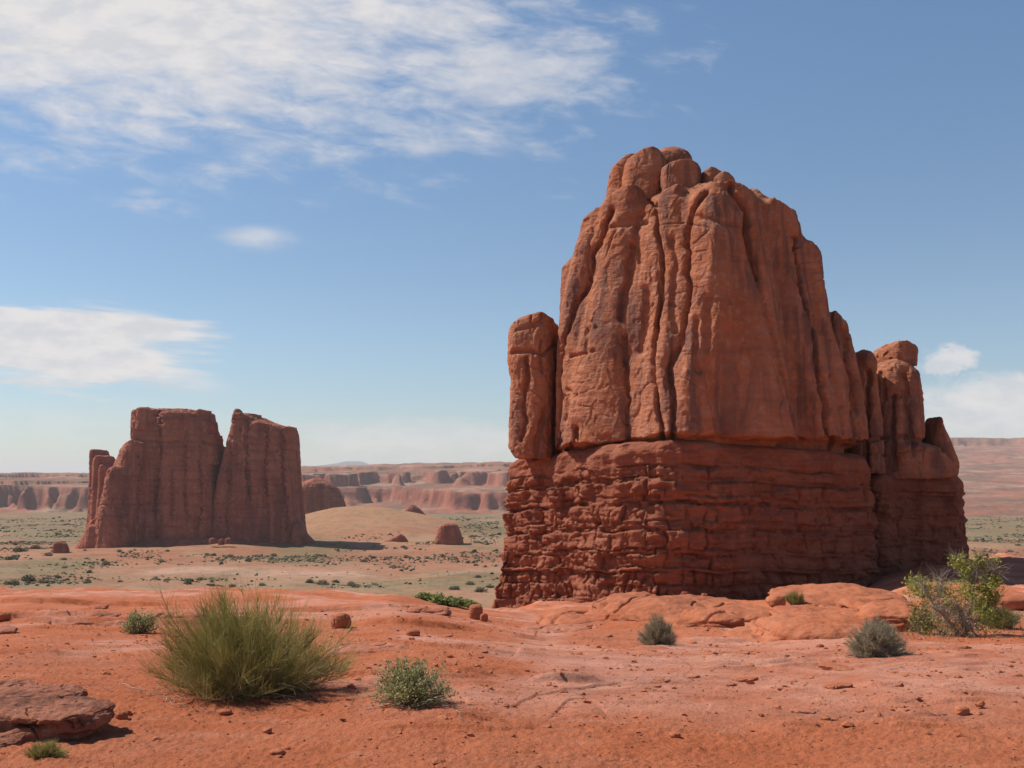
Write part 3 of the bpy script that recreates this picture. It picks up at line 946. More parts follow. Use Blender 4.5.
def pedestal(name, pts, top_plane, z_bot, layers, parent, mat, seed, h=0.16, r=1.2):
    """bedded pedestal: plan outline pts (px, depth), layers = [(z of the layer's top, push out, joint spacing, depth of the joints)]"""
    P = np.array([((px - CX) / F * d, d) for px, d in pts])
    ctr = P.mean(0)
    Pi = P.copy()
    x, y, z = field([(P[:, 0].min() - 2.5, P[:, 0].max() + 2.5), (P[:, 1].min() - 2.5, P[:, 1].max() + 2.5), (z_bot, top_plane.max() + 0.8)], h)
    X, Y = x[:, None], y[None, :]
    sd, _ = poly_sd(Pi, X, Y)
    n2 = 0.95 * fbm(X / 4.5, Y / 4.5, 0, 3, seed)
    # round the corners: blur the outline's distance a little
    for _ in range(45):
        sd = (sd + np.roll(sd, 1, 0) + np.roll(sd, -1, 0) + np.roll(sd, 1, 1) + np.roll(sd, -1, 1)) / 5
    A = np.c_[P[[0, 1, -1]], np.ones(3)]
    pl = np.linalg.solve(A, top_plane)
    zt = pl[0] * X + pl[1] * Y + pl[2]
    zb = z_bot + 0 * zt
    tz = (zt[:, :, None] - z[None, None, :])
    H = float(top_plane.mean() - z_bot)
    flare = 1.35 * np.clip(tz / H, 0, 1) ** 1.6
    side = (sd + n2)[:, :, None] - flare
    # rounded top edge
    a = np.maximum(side + r, 0)
    b = np.maximum(r - tz, 0)
    f = np.sqrt(a * a + b * b) - r + np.minimum(np.maximum(side, -tz) + r, 0)
    V, Fc = nets(f.astype(f32), (x[0], y[0], z[0]), h)
    V = smooth_mesh(V, Fc, 1)
    V, Fc = subdiv(V, Fc)
    N = normals(V, Fc)
    hz = np.sqrt(np.clip(1 - N[:, 2] ** 2, 0, 1))
    _, arc = poly_sd(P, V[:, 0], V[:, 1])
    ztv = pl[0] * V[:, 0] + pl[1] * V[:, 1] + pl[2]
    dep = ztv - V[:, 2] + 0.28 * fbm(arc / 5, V[:, 2] * 0, 1.0, 3, seed + 3) + 0.06 * fbm(V[:, 0] * 1.2, V[:, 1] * 1.2, V[:, 2] * 1.2, 2, seed + 4)
    L = np.array(layers, float)
    i = np.clip(np.searchsorted(L[:, 0], dep) - 1, 0, len(L) - 1)
    topd = L[i, 0]
    botd = np.append(L[1:, 0], L[-1, 0] + 2.0)[i]
    t = np.clip((dep - topd) / (botd - topd), 0, 1)
    thick = botd - topd
    wob = arc + 0.25 * fbm(arc * 0.7, dep * 0.9, i * 3.7, 2, seed + 5)
    sp = L[i, 2]
    q = wob / sp + hash1(i, i * 7 + 3) * 5
    # irregular joints: each cell edge jittered
    c0 = np.floor(q)
    e0, e1 = c0 + 0.35 * (hash1(c0, i) - 0.5), c0 + 1 + 0.35 * (hash1(c0 + 1, i) - 0.5)
    lo, hi, cell = np.where(q < e0, c0 - 1 + 0.35 * (hash1(c0 - 1, i) - 0.5), np.where(q > e1, e1, e0)), 0, 0
    hi = np.where(q < e0, e0, np.where(q > e1, c0 + 2 + 0.35 * (hash1(c0 + 2, i) - 0.5), e1))
    cell = np.where(q < e0, c0 - 1, np.where(q > e1, c0 + 1, c0))
    s = np.clip((q - lo) / (hi - lo), 0, 1)
    ws = (hi - lo) * sp
    de_s = np.minimum(s, 1 - s) * ws
    de_t = np.minimum(t, 1 - t) * thick
    rr = 0.13 + 0.10 * hash1(cell, i, 5)
    jo = ss(hash1(cell, i, 9), 0.1, 0.5) * 0 + L[i, 3]
    gs = np.clip(1 - de_s / rr, 0, 1) ** 2 * jo
    brk = ss(fbm(arc / 3.0, dep / 0.7, 9.0, 3, seed + 15), -0.30, 0.30)
    gt = np.clip(1 - de_t / (0.09 + 0.08 * hash1(i, i)), 0, 1) * (0.12 + 0.42 * hash1(i, 77 + i)) * brk
    patch = ss(fbm(arc / 2.6, dep / 1.8, 4.0, 2, seed + 14), -0.45, 0.15)
    lumps = np.abs(perlin(arc / 1.5, dep / 0.95, 2.0, seed + 16)) * 0.55 + np.abs(perlin(arc / 0.62, dep / 0.42, 7.0, seed + 17)) * 0.26
    hollow = ss(perlin(arc / 1.7, dep / 1.0, 3.0, seed + 18), 0.25, 0.6)
    patch = patch * np.where(i == 0, 0.35, 1.0)
    # finer broken courses inside the beds
    row = np.floor(dep / 0.42 + 0.35 * fbm(arc / 2.0, dep / 2.0, 3.0, 2, seed + 30))
    fv = dep / 0.42 + 0.35 * fbm(arc / 2.0, dep / 2.0, 3.0, 2, seed + 30) - row
    wcol = 0.45 + 0.9 * hash1(row, row * 3 + 1)
    cu = (arc + 0.12 * perlin(arc * 1.1, dep * 1.1, 1.0, seed + 31)) / wcol + 7 * hash1(row, 5 + row)
    col_ = np.floor(cu)
    fu = cu - col_
    edge = np.maximum(np.clip(1 - np.minimum(fu, 1 - fu) * wcol / 0.09, 0, 1), np.clip(1 - np.minimum(fv, 1 - fv) * 0.42 / 0.08, 0, 1))
    fine = ss(fbm(arc / 2.2, dep / 1.3, 12.0, 3, seed + 32), -0.25, 0.25) * (i > 0)
    fine_d = fine * ((hash1(row, col_, 8) - 0.5) * 0.34 - 0.16 * edge)
    d = fine_d + 0.62 * L[i, 1] * (0.45 + 0.55 * brk) + patch * ((hash1(cell, i, 3) - 0.5) * 0.62 * np.minimum(1, jo * 2.2) - gs * 0.75) - gt + (lumps * 0.22 - 0.06 - 0.22 * hollow) * (0.25 + 0.75 * (i > 0))
    d = d + 0.36 * fbm(V[:, 0] * 0.28, V[:, 1] * 0.28, V[:, 2] * 0.4, 3, seed + 6) + 0.08 * fbm(V[:, 0] * 1.8, V[:, 1] * 1.8, V[:, 2] * 2.2, 4, seed + 7)
    d = np.clip(d, -0.95, 0.8)
    V = V + N * (d * hz)[:, None] * np.array([1, 1, 0.35])
    return part(name, V, Fc, mat, parent)


LAY = [(-3, -0.30, 3.5, 0.25), (1.9, -0.18, 2.0, 0.35), (2.75, -0.45, 1.2, 0.35), (3.1, 0.12, 2.2, 0.42), (4.1, -0.05, 1.5, 0.45), (4.55, -0.40, 1.0, 0.3), (4.8, 0.16, 1.4, 0.5), (6.0, 0.05, 1.9, 0.5),
       (6.5, -0.25, 0.9, 0.4), (6.75, 0.20, 1.5, 0.5), (8.1, 0.10, 1.1, 0.5), (8.5, -0.10, 1.7, 0.5), (9.5, 0.18, 2.3, 0.45), (9.75, -0.45, 0.75, 0.6), (10.8, -0.25, 0.6, 0.6), (12, 0, 1.2, 0.4)]
pedestal('pedestal', [(646, 76.9), (507, 90), (540, 101), (860, 101), (872, 83.6), (700, 77.0)], np.array([zof(438, 76.9), zof(457, 90), zof(439, 77.2)]), -12.0, LAY, butte, M['pedestal'], 200)

REAR = [
    column([(350, 854, 870), (362, 850, 876), (400, 850, 880), (474, 850, 885)], 90, 88, 4.0, 2.5, 1.0),
    column([(359, 874, 908), (372, 868, 918), (400, 868, 923), (440, 868, 926), (478, 866, 934)], 92.5, 90.5, 4.5, 2.8, 1.8),
    column([(440, 890, 930), (452, 872, 944), (464, 868, 955), (474, 868, 957), (479, 870, 950)], 90.2, 90.0, 5.0, 3.0, 1.2),
    column([(370, 880, 919), (440, 878, 928), (479, 870, 945)], 96, 95, 4.0, 2.6, 1.5),
]
rock_part('rear_tower', REAR, 0.16, M['tower'], butte, 240, 0.25, 0.7, joints=[([(869, 372), (866, 420), (864, 470)], 0.25, 1.0), ([(895, 395), (893, 440), (897, 470)], 0.14, 0.7), ([(905, 372), (908, 410), (915, 455)], 0.14, 0.6),
          ([(868, 440), (900, 436), (928, 441)], 0.12, 0.5), ([(880, 372), (884, 400)], 0.12, 0.5), ([(885, 455), (920, 450)], 0.12, 0.4)])
rock_part('cap_block', [column([(341, 886, 911), (347, 880, 916), (356, 880, 917), (367, 884, 915)], 93.6, 93.3, 2.4, 3.4, 1.1, 0.25)], 0.10, M['tower'], butte, 260, 0.2, 0.7)
rock_part('spire', [column([(416, 937, 939), (424, 934, 941.5), (436, 931, 948), (452, 929.5, 955), (464, 930, 960), (476, 934, 958)], 92.5, 92, 2.0, 2.6, 0.5)], 0.10, M['tower'], butte, 270, 0.2, 0.35)
LAY2 = [(-3, 0.10, 4.0, 0.2), (1.6, -0.12, 2.2, 0.3), (2.0, -0.35, 1.3, 0.3), (2.3, 0.08, 2.4, 0.35), (3.6, -0.1, 2.0, 0.3), (4.0, 0.05, 2.6, 0.35), (5.6, -0.15, 1.6, 0.35), (6.0, 0.02, 2.2, 0.35), (8.0, 0.1, 1.5, 0.35), (12, 0, 1.2, 0.4)]
pedestal('rear_pedestal', [(868, 90), (858, 101), (930, 108), (962, 101), (960, 91.5)], np.array([zof(473, 90), zof(473, 101), zof(474, 91.5)]), -12.0, LAY2, butte, M['pedestal'], 280)


# ------------------------------------------------------------------ far buttes: plan and elevation in metres at their own distance
def far_butte(name, cols, h, parent, mat, seed, s, k, amp=1.0, joints=None):
    return rock_part(name, cols, h, mat, parent, seed, k, amp, s, 0, None, joints)


g = hit(195, 545)
organ = thing('sandstone_butte', 'distant dark red twin-walled butte with a notch in its flat top, standing on the plain', 'rock formation', (g[0], 615, g[2]))
DO = 600
far_butte('wall', [
    column([(409, 139, 199), (412, 135, 202), (425, 134, 205), (443, 134, 210), (470, 128, 214), (500, 116, 215), (553, 104, 220)], DO + 6, DO, 24, 6.0, 1.2),
    column([(410, 168, 196), (416, 160, 202), (428, 158, 207), (446, 158, 214), (480, 158, 216), (553, 158, 220)], DO + 1, DO - 4, 22, 5.0, 3.0),
    column([(466, 108, 124), (480, 104, 126), (500, 99, 128), (530, 92, 132), (553, 87, 136)], DO - 8, DO - 14, 12, 2.0, 3.0),
    column([(407, 138, 152), (430, 136, 152)], DO + 4, DO + 3, 10, 4.0, 1.0), column([(409, 196, 206), (440, 194, 207)], DO + 4, DO + 3, 10, 4.0, 1.0),
    column([(420, 202, 211), (450, 202, 213)], DO + 4, DO + 3, 12, 4.0, 1.0), column([(434, 208, 217), (465, 208, 219)], DO + 4, DO + 3, 12, 4.0, 1.0),
    column([(440, 128, 150), (452, 118, 150), (466, 110, 150), (480, 107, 150), (510, 104, 150), (540, 94, 150), (553, 90, 150)], DO - 2, DO - 8, 22, 2.0, 4.0, 0.35)], 0.8, organ, M['far_rock'], 320, 3.0, 0.35, 1.15,
    [([(158, 410), (160, 450), (155, 500), (157, 545)], 0.7, 2.6), ([(186, 430), (184, 480), (187, 520)], 0.5, 1.6), ([(134, 440), (160, 442), (200, 441), (218, 446)], 0.5, 1.5),
     ([(172, 470), (171, 520)], 0.5, 1.4), ([(199, 445), (202, 500), (198, 530)], 0.5, 1.5), ([(142, 460), (138, 520)], 0.6, 1.6), ([(100, 505), (150, 503), (210, 505)], 0.4, 1.0)])
far_butte('wall', [
    column([(412, 236, 242), (416, 235, 256), (424, 233, 272), (443, 227, 290), (480, 218, 294), (520, 210, 298), (553, 204, 302)], DO + 4, DO - 2, 22, 5.0, 2.0),
    column([(409, 234.5, 239.5), (414, 233.5, 241), (430, 232, 243)], DO + 6, DO + 6, 4, 3.0, 0.8), column([(426, 284, 293), (431, 283, 294), (450, 282, 295)], DO + 2, DO + 2, 10, 4.0, 0.8),
    column([(413, 240, 258), (430, 238, 262)], DO + 8, DO + 8, 8, 3.5, 0.8),
    column([(420, 246, 262), (426, 240, 284), (432, 240, 292), (480, 240, 295), (553, 240, 300)], DO + 2, DO - 5, 20, 5.0, 3.0)], 0.8, organ, M['far_rock'], 340, 3.0, 0.35, 1.15,
    [([(248, 418), (246, 460), (250, 500)], 0.6, 2.0), ([(268, 424), (265, 470), (268, 520)], 0.5, 1.8), ([(281, 430), (284, 480), (288, 530)], 0.7, 2.4), ([(232, 450), (228, 500), (226, 540)], 0.5, 1.4),
     ([(215, 503), (260, 500), (298, 503)], 0.4, 1.0), ([(225, 446), (260, 452), (292, 450)], 0.4, 1.0)])
far_butte('fin', [column([(449, 93, 97), (453, 92.5, 99), (480, 92, 100), (510, 90, 106), (550, 84, 112)], 648, 646, 14, 4.0, 1.2), column([(455, 98, 103), (460, 96, 106), (500, 94, 108), (550, 88, 114)], 645, 643, 14, 4.0, 1.2), column([(464, 103, 108), (470, 102, 110), (550, 96, 116)], 642, 640, 14, 4.0, 1.2)], 0.8, organ, M['far_rock'], 360, 3.2, 0.8, 0.6)
far_butte('rubble_foot', [column([(522, 294, 300), (535, 290, 304), (544, 286, 314), (551, 284, 328)], 596, 592, 14, 2.0, 4.0), column([(518, 92, 100), (532, 84, 106), (543, 76, 110), (552, 70, 114)], 600, 596, 14, 2.0, 4.0),
    column([(538, 150, 250), (545, 130, 270), (552, 110, 290)], 590, 584, 10, 2.2, 3.0)], 0.6, organ, M['far_rock'], 380, 1.6, 0.5, 1.2)
far_butte('foot_block', [column([(524, 90, 102), (530, 86, 106), (548, 84, 108)], 592, 590, 8, 3.5, 2.0)], 0.6, organ, M['far_rock'], 370, 2.5, 0.5, 0.6)


def far_rock(name, label, kn, d, ry, n=2.6, cap=None, h=0.6, s=3.0, seed=400, amp=0.7, cat='rock formation', extra_cols=()):
    cols = [column(kn, d, d, ry, n, cap)] + [column(*e) for e in extra_cols]
    V, Fc = columns_mesh(cols, h, 0.6, 1)
    V, Fc = subdiv(V, Fc)
    V = rough_tower(V, Fc, seed, s, amp)
    b = at((kn[-1][1] + kn[-1][2]) / 2, kn[-1][0], d + ry)
    return tag(mesh_obj(name, V, Fc, M['far_rock'], loc=tuple(b)), label, cat)


far_rock('rock_dome', 'broad dark red rock dome behind the right end of the twin-walled butte',
         [(478, 306, 322), (483, 296, 331), (492, 288, 337), (505, 284, 343), (530, 282, 349)], 1000, 30, 2.5, 12, 1.0, 5.0, 410)
far_rock('sandstone_butte', 'small squat flat-topped red butte alone on the plain left of the great butte',
         [(523, 442, 456), (527, 438, 458), (534, 436, 461), (541, 434, 463), (548, 433, 464)], 617, 8, 3.0, 2.0, 0.4, 1.6, 420, 0.9)
far_rock('rock_ridge', 'knobby red rock ridge with a rounded head on the green valley floor',
         [(505, 407, 416), (510, 404, 420), (516, 402, 426), (526, 398, 434)], 850, 12, 2.5, 5.0, 0.6, 2.2, 430, 1.0,
         extra_cols=[([(510, 372, 398), (514, 366, 404), (526, 360, 410)], 852, 852, 9, 2.5, 4.0), ([(517, 425, 433), (519, 420, 437), (526, 418, 440)], 850, 850, 6, 2.6, 2.0)])
far_rock('boulder', 'low pointed red boulder in front of the tan hill on the plain',
         [(534, 399, 402), (537, 394, 405), (541, 384, 408), (546, 380, 410)], 640, 3, 2.4, 1.5, 0.25, 1.0, 440, 0.8, 'rock')
far_rock('boulder', 'dark red boulder on the plain left of the twin-walled butte',
         [(541, 56, 61), (544, 53, 65), (549, 52, 67), (555, 51, 68)], 560, 3.5, 2.8, 2.0, 0.25, 1.0, 450, 0.9, 'rock')
for px, py, w_, lab in ((212, 541, 5, 'pale boulder left of two others at the sunlit foot of the twin-walled butte'), (221, 542, 4, 'pale boulder between two others at the sunlit foot of the twin-walled butte'),
                        (228, 541, 5, 'pale boulder right of two others at the sunlit foot of the twin-walled butte')):
    d = 575
    far_rock('boulder', lab, [(py - 3, px - w_ / 2, px + w_ / 2), (py, px - w_ / 2 - 1, px + w_ / 2 + 1), (py + 3, px - w_ / 2 - 1, px + w_ / 2 + 1)], d, 1.5, 2.5, 0.8, 0.2, 1.0, 460 + px, 0.8, 'rock')

# ------------------------------------------------------------------ outcrops and stones on the slickrock
def lump(parts, h, seed, amp=1.0, s=0.15, strata=0.0):
    """rock from ellipsoid-like lumps: (centre, radii, power, yaw)"""
    P = np.array([p[0] for p in parts])
    R = np.array([max(p[1]) for p in parts])[:, None]
    lo, hi = (P - R).min(0) - 3 * h, (P + R).max(0) + 3 * h
    zr = max(p[1][2] for p in parts)
    lo[2], hi[2] = min(p[0][2] - p[1][2] for p in parts) - 3 * h, max(p[0][2] + p[1][2] for p in parts) + 3 * h
    x, y, z = field(list(zip(lo, hi)), h)
    X, Y, Z = x[:, None, None], y[None, :, None], z[None, None, :]
    f = np.full((len(x), len(y), len(z)), 9.0, f32)
    for (c, r, n, yaw) in parts:
        a = (X - c[0]) * math.cos(yaw) + (Y - c[1]) * math.sin(yaw)
        b = (Y - c[1]) * math.cos(yaw) - (X - c[0]) * math.sin(yaw)
        q = (np.abs(a / r[0]) ** n + np.abs(b / r[1]) ** n + np.abs((Z - c[2]) / r[2]) ** n) ** (1 / n)
        f = smin(f, ((q - 1) * min(r)).astype(f32), 0.3 * min(r) * 0.4)
    V, Fc = nets(f, lo, h)
    V = smooth_mesh(V, Fc, 1)
    V, Fc = subdiv(V, Fc)
    N = normals(V, Fc)
    q = V / s
    d = 0.10 * fbm(q[:, 0] * .5, q[:, 1] * .5, q[:, 2] * .5, 3, seed) + 0.06 * fbm(q[:, 0] * 1.5, q[:, 1] * 1.5, q[:, 2] * 3, 4, seed + 1)
    if strata:
        bz = q[:, 2] * strata + 0.35 * fbm(q[:, 0] * .4, q[:, 1] * .4, 0, 3, seed + 2)
        fr = bz - np.floor(bz)
        d = d + ((hash1(np.floor(bz), 3) - 0.5) * 0.22 - 0.16 * np.exp(-(np.minimum(fr, 1 - fr) / 0.08) ** 2)) * ss(fbm(q[:, 0] * .3, q[:, 1] * .3, q[:, 2] * .6, 3, seed + 7), -0.1, 0.4)
    c = perlin(q[:, 0] * 0.35, q[:, 1] * 0.35, q[:, 2] * 0.2, seed + 4)
    d = d - 0.14 * np.exp(-(c / 0.03) ** 2)
    return V + N * (d * s * amp)[:, None], Fc


def outcrop(name, label, cat, specs, d, h, seed, s, amp=1.0, strata=0.0, mat=None):
    """specs: (px, py, half width px, half height px, half depth m, power, yaw, extra depth)"""
    ps = []
    for px, py, hw, hh_, hd, n, yaw, dd in specs:
        ps.append((at(px, py, d + dd), (hw / F * (d + dd), hd, hh_ / F * (d + dd)), n, yaw))
    V, Fc = lump(ps, h, seed, amp, s, strata)
    b = V[np.argmin(V[:, 2])].copy()
    b[:2] = V[:, :2].mean(0)
    return tag(mesh_obj(name, V, Fc, mat or M['outcrop'], loc=tuple(b)), label, cat)


DR = hit(835, 640)[1]
outcrop('rock_outcrop', 'large rounded red slickrock hump, deeply undercut, behind the grey shrub', 'rock',
        [(815, 629, 58, 13, 1.3, 2.4, 0.15, 1.5), (846, 617, 70, 9, 1.6, 2.4, 0.1, 3.2), (772, 638, 44, 6, 1.0, 2.2, 0.0, 1.5)], DR, 0.035, 501, 0.5, 1.0, 1.0)
outcrop('rock_outcrop', 'blocky red slickrock hump at the right end of the rounded outcrop', 'rock',
        [(886, 620, 30, 17, 0.9, 2.8, -0.2, 2.2), (876, 606, 36, 8, 1.0, 2.6, 0.0, 3.6)], DR, 0.03, 505, 0.45, 1.0, 1.0)
outcrop('rock_outcrop', 'low red ledge below the dark foot of the butte, beside a small boulder', 'rock',
        [(835, 597, 62, 9, 2.2, 2.4, 0.05, 12.0), (800, 603, 30, 7, 1.5, 2.4, 0.0, 11.0)], DR, 0.06, 509, 0.7, 1.0, 1.0)
outcrop('boulder', 'small rounded boulder beside the green tuft on the red ledge', 'rock', [(777, 602, 8, 7, 0.18, 2.4, 0.3, 6.0)], DR, 0.02, 511, 0.15)
DM = hit(690, 634)[1]
outcrop('rock_outcrop', 'smooth domed red rock at the foot of the butte, left of the twiggy shrub', 'rock',
        [(648, 610, 56, 14, 1.9, 2.2, 0.1, 4.5), (592, 622, 56, 10, 2.0, 2.2, 0.0, 4.5), (694, 608, 56, 8, 1.9, 2.3, 0.0, 6.5)], DM, 0.04, 521, 0.5, 1.0, 0.8)
outcrop('rock_outcrop', 'split blocky red rock with dark hollows right of the twiggy shrub', 'rock',
        [(712, 621, 26, 12, 0.8, 3.0, 0.2, 1.8), (684, 625, 20, 8, 0.6, 2.6, 0.1, 1.6), (748, 616, 28, 9, 1.0, 2.7, 0.0, 3.8)], DM, 0.03, 527, 0.4, 1.0, 1.0)
DB = hit(40, 745)[1]
outcrop('rock_slab', 'layered brown rock slab with a shaded underside above the small green tuft', 'rock',
        [(18, 703, 60, 8.8, 0.42, 3.2, 0.15, 0.60), (62, 710, 46, 5.6, 0.30, 3.0, -0.25, 0.35), (80, 720, 26, 7.2, 0.20, 3.4, -0.3, 0.28), (30, 728, 62, 13.6, 0.32, 3.2, 0.15, 0.36), (74, 726, 26, 9.6, 0.2, 3.0, -0.2, 0.34), (-2, 720, 34, 12.8, 0.25, 3.4, 0.1, 0.30),
         (-24, 740, 52, 9.6, 0.30, 3.2, 0.3, 0.10), (-4, 692, 34, 6.4, 0.30, 3.4, 0.1, 0.85), (32, 694, 24, 4.8, 0.2, 3.4, -0.1, 0.75)], DB, 0.011, 531, 0.10, 1.7, 2.2,
        rock_material('weathered_slab', (0.26, 0.085, 0.045), (0.32, 0.12, 0.07), (0.10, 0.045, 0.032), (0.42, 0.20, 0.13), 9.0, 0.4, 0.7, 0.02, 1.0))
for px, py, hw, hh_, lab, sd in ((476, 613, 7, 9, 'upright small red boulder near the left corner of the butte', 541), (484, 618, 4, 5, 'smaller of the two boulders near the left corner of the butte', 542),
                                 (341, 622, 10, 9, 'dark red rock behind the right side of the large broom shrub', 543), (3, 617, 8, 5, 'small dark rock at the end of the long red ledge', 544),
                                 (1005, 601, 34, 10, 'low red rock beside the small tree with white branches', 545), (225, 712, 7, 3, 'flat dark stone in front of the large broom shrub', 546),
                                 (277, 752, 8, 3, 'pale flat stone on the red sand below the large broom shrub', 547), (962, 711, 7, 5, 'dark stone on the smooth rock sheet below the small tree', 548),
                                 (122, 716, 6, 5, 'brown stone at the tip of the layered rock slab', 549), (413, 633, 7, 4, 'flat red stone on the bare rock behind the leafy shrub', 550),
                                 (675, 735, 6, 3, 'dark red stone on the sand in front of the smooth rock sheet', 551)):
    gp = hit(px, py + hh_ * 0.7)
    outcrop('boulder' if hw > 6 else 'stone', lab, 'rock', [(px, py, hw, hh_, hw / F * gp[1] * 0.9, 2.6, 0.3, 0.0)], gp[1], max(0.008, hw / F * gp[1] / 7), sd, hw / F * gp[1] * 0.8, 1.0, 0, M['outcrop'])


for px, py, hw, hh_, lab, sd in (
                                 (368, 652, 40, 6, 'low red rock ledge right of the large broom shrub', 563), 
                                 (90, 622, 60, 6, 'long low red ledge with shaded edge left of the dark leafy shrub', 566),
                                 (172, 618, 34, 7, 'red ledge behind the dark leafy shrub', 567), (420, 612, 30, 5, 'flat red ledge near the rim below the bright green brush', 568),
                                 (560, 632, 40, 5, 'low red ledge on the slope left of the domed rock', 569)):
    gp = hit(px, py)
    w_ = hw / F * gp[1]
    outcrop('rock_ledge', lab, 'rock', [(px, py - hh_ * 0.1, hw, hh_, w_ * 0.7, 4.0, 0.10, w_ * 0.5), (px + hw * 0.4, py + hh_ * 0.15, hw * 0.6, hh_ * 0.8, w_ * 0.45, 3.6, -0.25, w_ * 0.3), (px - hw * 0.7, py + hh_ * 0.2, hw * 0.5, hh_ * 0.7, w_ * 0.4, 3.4, 0.3, w_ * 0.5)], gp[1], max(0.008, hh_ / F * gp[1] / 4), sd, w_ * 0.35, 1.0, 0.8, M['sheet'])


def ico(rng, r=1.0, flat=0.6, jag=0.3):
    p = (1 + 5 ** 0.5) / 2
    v = np.array([(-1, p, 0), (1, p, 0), (-1, -p, 0), (1, -p, 0), (0, -1, p), (0, 1, p), (0, -1, -p), (0, 1, -p), (p, 0, -1), (p, 0, 1), (-p, 0, -1), (-p, 0, 1)]) / 1.9
    fc = np.array([(0, 11, 5), (0, 5, 1), (0, 1, 7), (0, 7, 10), (0, 10, 11), (1, 5, 9), (5, 11, 4), (11, 10, 2), (10, 7, 6), (7, 1, 8), (3, 9, 4), (3, 4, 2), (3, 2, 6), (3, 6, 8), (3, 8, 9), (4, 9, 5), (2, 4, 11), (6, 2, 10), (8, 6, 7), (9, 8, 1)])
    v = v * (1 + jag * rng.uniform(-1, 1, (12, 1))) * np.array([1, rng.uniform(0.6, 1.0), flat]) * r
    a = rng.uniform(0, 6.28)
    return np.stack([v[:, 0] * math.cos(a) - v[:, 1] * math.sin(a), v[:, 0] * math.sin(a) + v[:, 1] * math.cos(a), v[:, 2]], -1), fc


rng = np.random.RandomState(5)


def scatter_lumps(pos, size, flat, jag):
    Vs, Fs = [], []
    kinds = [ico(rng, 1.0, flat * rng.uniform(0.5, 1.1), jag) for _ in range(12)]
    for i, (p, s_) in enumerate(zip(pos, size)):
        v, fc = kinds[i % 12]
        Vs.append(v * s_ + p)
        Fs.append(fc + 12 * i)
    return np.concatenate(Vs), np.concatenate(Fs)


# gravel lying on the sand: too many to count
n = 15000
gy_ = np.exp(rng.uniform(math.log(5.0), math.log(24), n))
gx_ = rng.uniform(-0.52, 0.52, n) * gy_
keep = fbm(gx_ / 0.9, gy_ / 1.4, 0, 3, 901) + 0.25 * (1 - ss(gy_, 6, 11)) > rng.uniform(-0.5, 0.5, n)
gx_, gy_ = gx_[keep], gy_[keep]
gs_ = 0.0042 * np.exp(rng.exponential(0.45, len(gx_))) * (gy_ / 7) ** 0.7
V, Fc = scatter_lumps(np.stack([gx_, gy_, ground_z(gx_, gy_) + gs_ * 0.15], -1), np.minimum(gs_, 0.04), 0.55, 0.5)
o = mesh_obj('gravel', V, Fc, M['outcrop'], smooth=False)
tag(o, 'red gravel and chips strewn over the sand', None, None, 'stuff')

# loose stones one can count
protos = []
for k in range(5):
    V, Fc = lump([((0, 0, 0), (1.0, 0.75, 0.55), 2.6, 0.2 * k), ((0.3, 0.1, -0.1), (0.6, 0.6, 0.5), 2.8, 0.0)], 0.12, 951 + k, 1.3, 0.9)
    me = mesh_obj('stone', V, Fc, M['outcrop'])
    protos.append(me)
used = set()
n = 70
sy_ = np.exp(rng.uniform(math.log(5.6), math.log(22), n))
sx_ = rng.uniform(-0.49, 0.49, n) * sy_
for i in range(n):
    p = protos[i % 5]
    if i % 5 in used:
        p = p.copy()
        COL.objects.link(p)
    used.add(i % 5)
    s_ = 0.0011 * sy_[i] * (1 + rng.exponential(0.9))
    p.scale = (s_, s_, s_ * rng.uniform(0.6, 1.0))
    p.rotation_euler = (0, 0, rng.uniform(0, 6.28))
    p.location = (sx_[i], sy_[i], float(ground_z(sx_[i], sy_[i])) + s_ * 0.2)
    tag(p, 'small loose red stone lying on the bare foreground ground', 'stone', 'loose stones on the red ground')

# flat plates broken from the rock sheet, and fallen rock along the butte's foot
def scatter_copies(name, label, cat, group, protos_, spots_, mat_scale, sink):
    seen = set()
    for i_, (x_, y_, s_) in enumerate(spots_):
        p_ = protos_[i_ % len(protos_)]
        if i_ % len(protos_) in seen:
            p_ = p_.copy()
            COL.objects.link(p_)
        seen.add(i_ % len(protos_))
        p_.scale = (s_, s_ * rng.uniform(0.7, 1.1), s_ * mat_scale * rng.uniform(0.7, 1.2))
        p_.rotation_euler = (rng.uniform(-0.12, 0.12), rng.uniform(-0.12, 0.12), rng.uniform(0, 6.28))
        p_.location = (x_, y_, float(ground_z(x_, y_)) + s_ * sink)
        tag(p_, label, cat, group)


plates = []
for k in range(6):
    rk = np.random.RandomState(970 + k)
    V, Fc = lump([((0, 0, 0), (1.0, 0.62, 0.5), 5.0, rk.uniform(0, 1)), ((0.25, 0.1, 0.05), (0.75, 0.5, 0.42), 5.5, rk.uniform(0, 2)), ((-0.3, -0.1, -0.05), (0.6, 0.55, 0.4), 5.0, rk.uniform(0, 2))], 0.09, 980 + k, 1.2, 0.8, 1.2)
    plates.append(mesh_obj('rock_plate', V, Fc, M['sheet'] if k % 2 else M['outcrop']))
ps_ = []
for k in range(75):
    d_ = math.exp(rng.uniform(math.log(7.0), math.log(26)))
    px_ = rng.uniform(430, 1040) if rng.uniform() < 0.7 else rng.uniform(-10, 430)
    ps_.append(((px_ - CX) / F * d_, d_, 0.0045 * d_ * (0.5 + rng.exponential(0.8))))
scatter_copies('rock_plate', 'thin flat plate of red rock broken from the bare rock sheet', 'stone', 'broken rock plates', plates, ps_, 0.42, 0.06)
fallen = []
for k in range(5):
    rk = np.random.RandomState(990 + k)
    V, Fc = lump([((0, 0, 0), (0.9, 0.7, 0.7), 4.2, rk.uniform(0, 1)), ((0.2, 0.1, 0.1), (0.6, 0.6, 0.6), 5.0, rk.uniform(0, 2))], 0.1, 995 + k, 1.3, 0.8)
    fallen.append(mesh_obj('fallen_rock', V, Fc, M['pedestal']))
ps_ = []
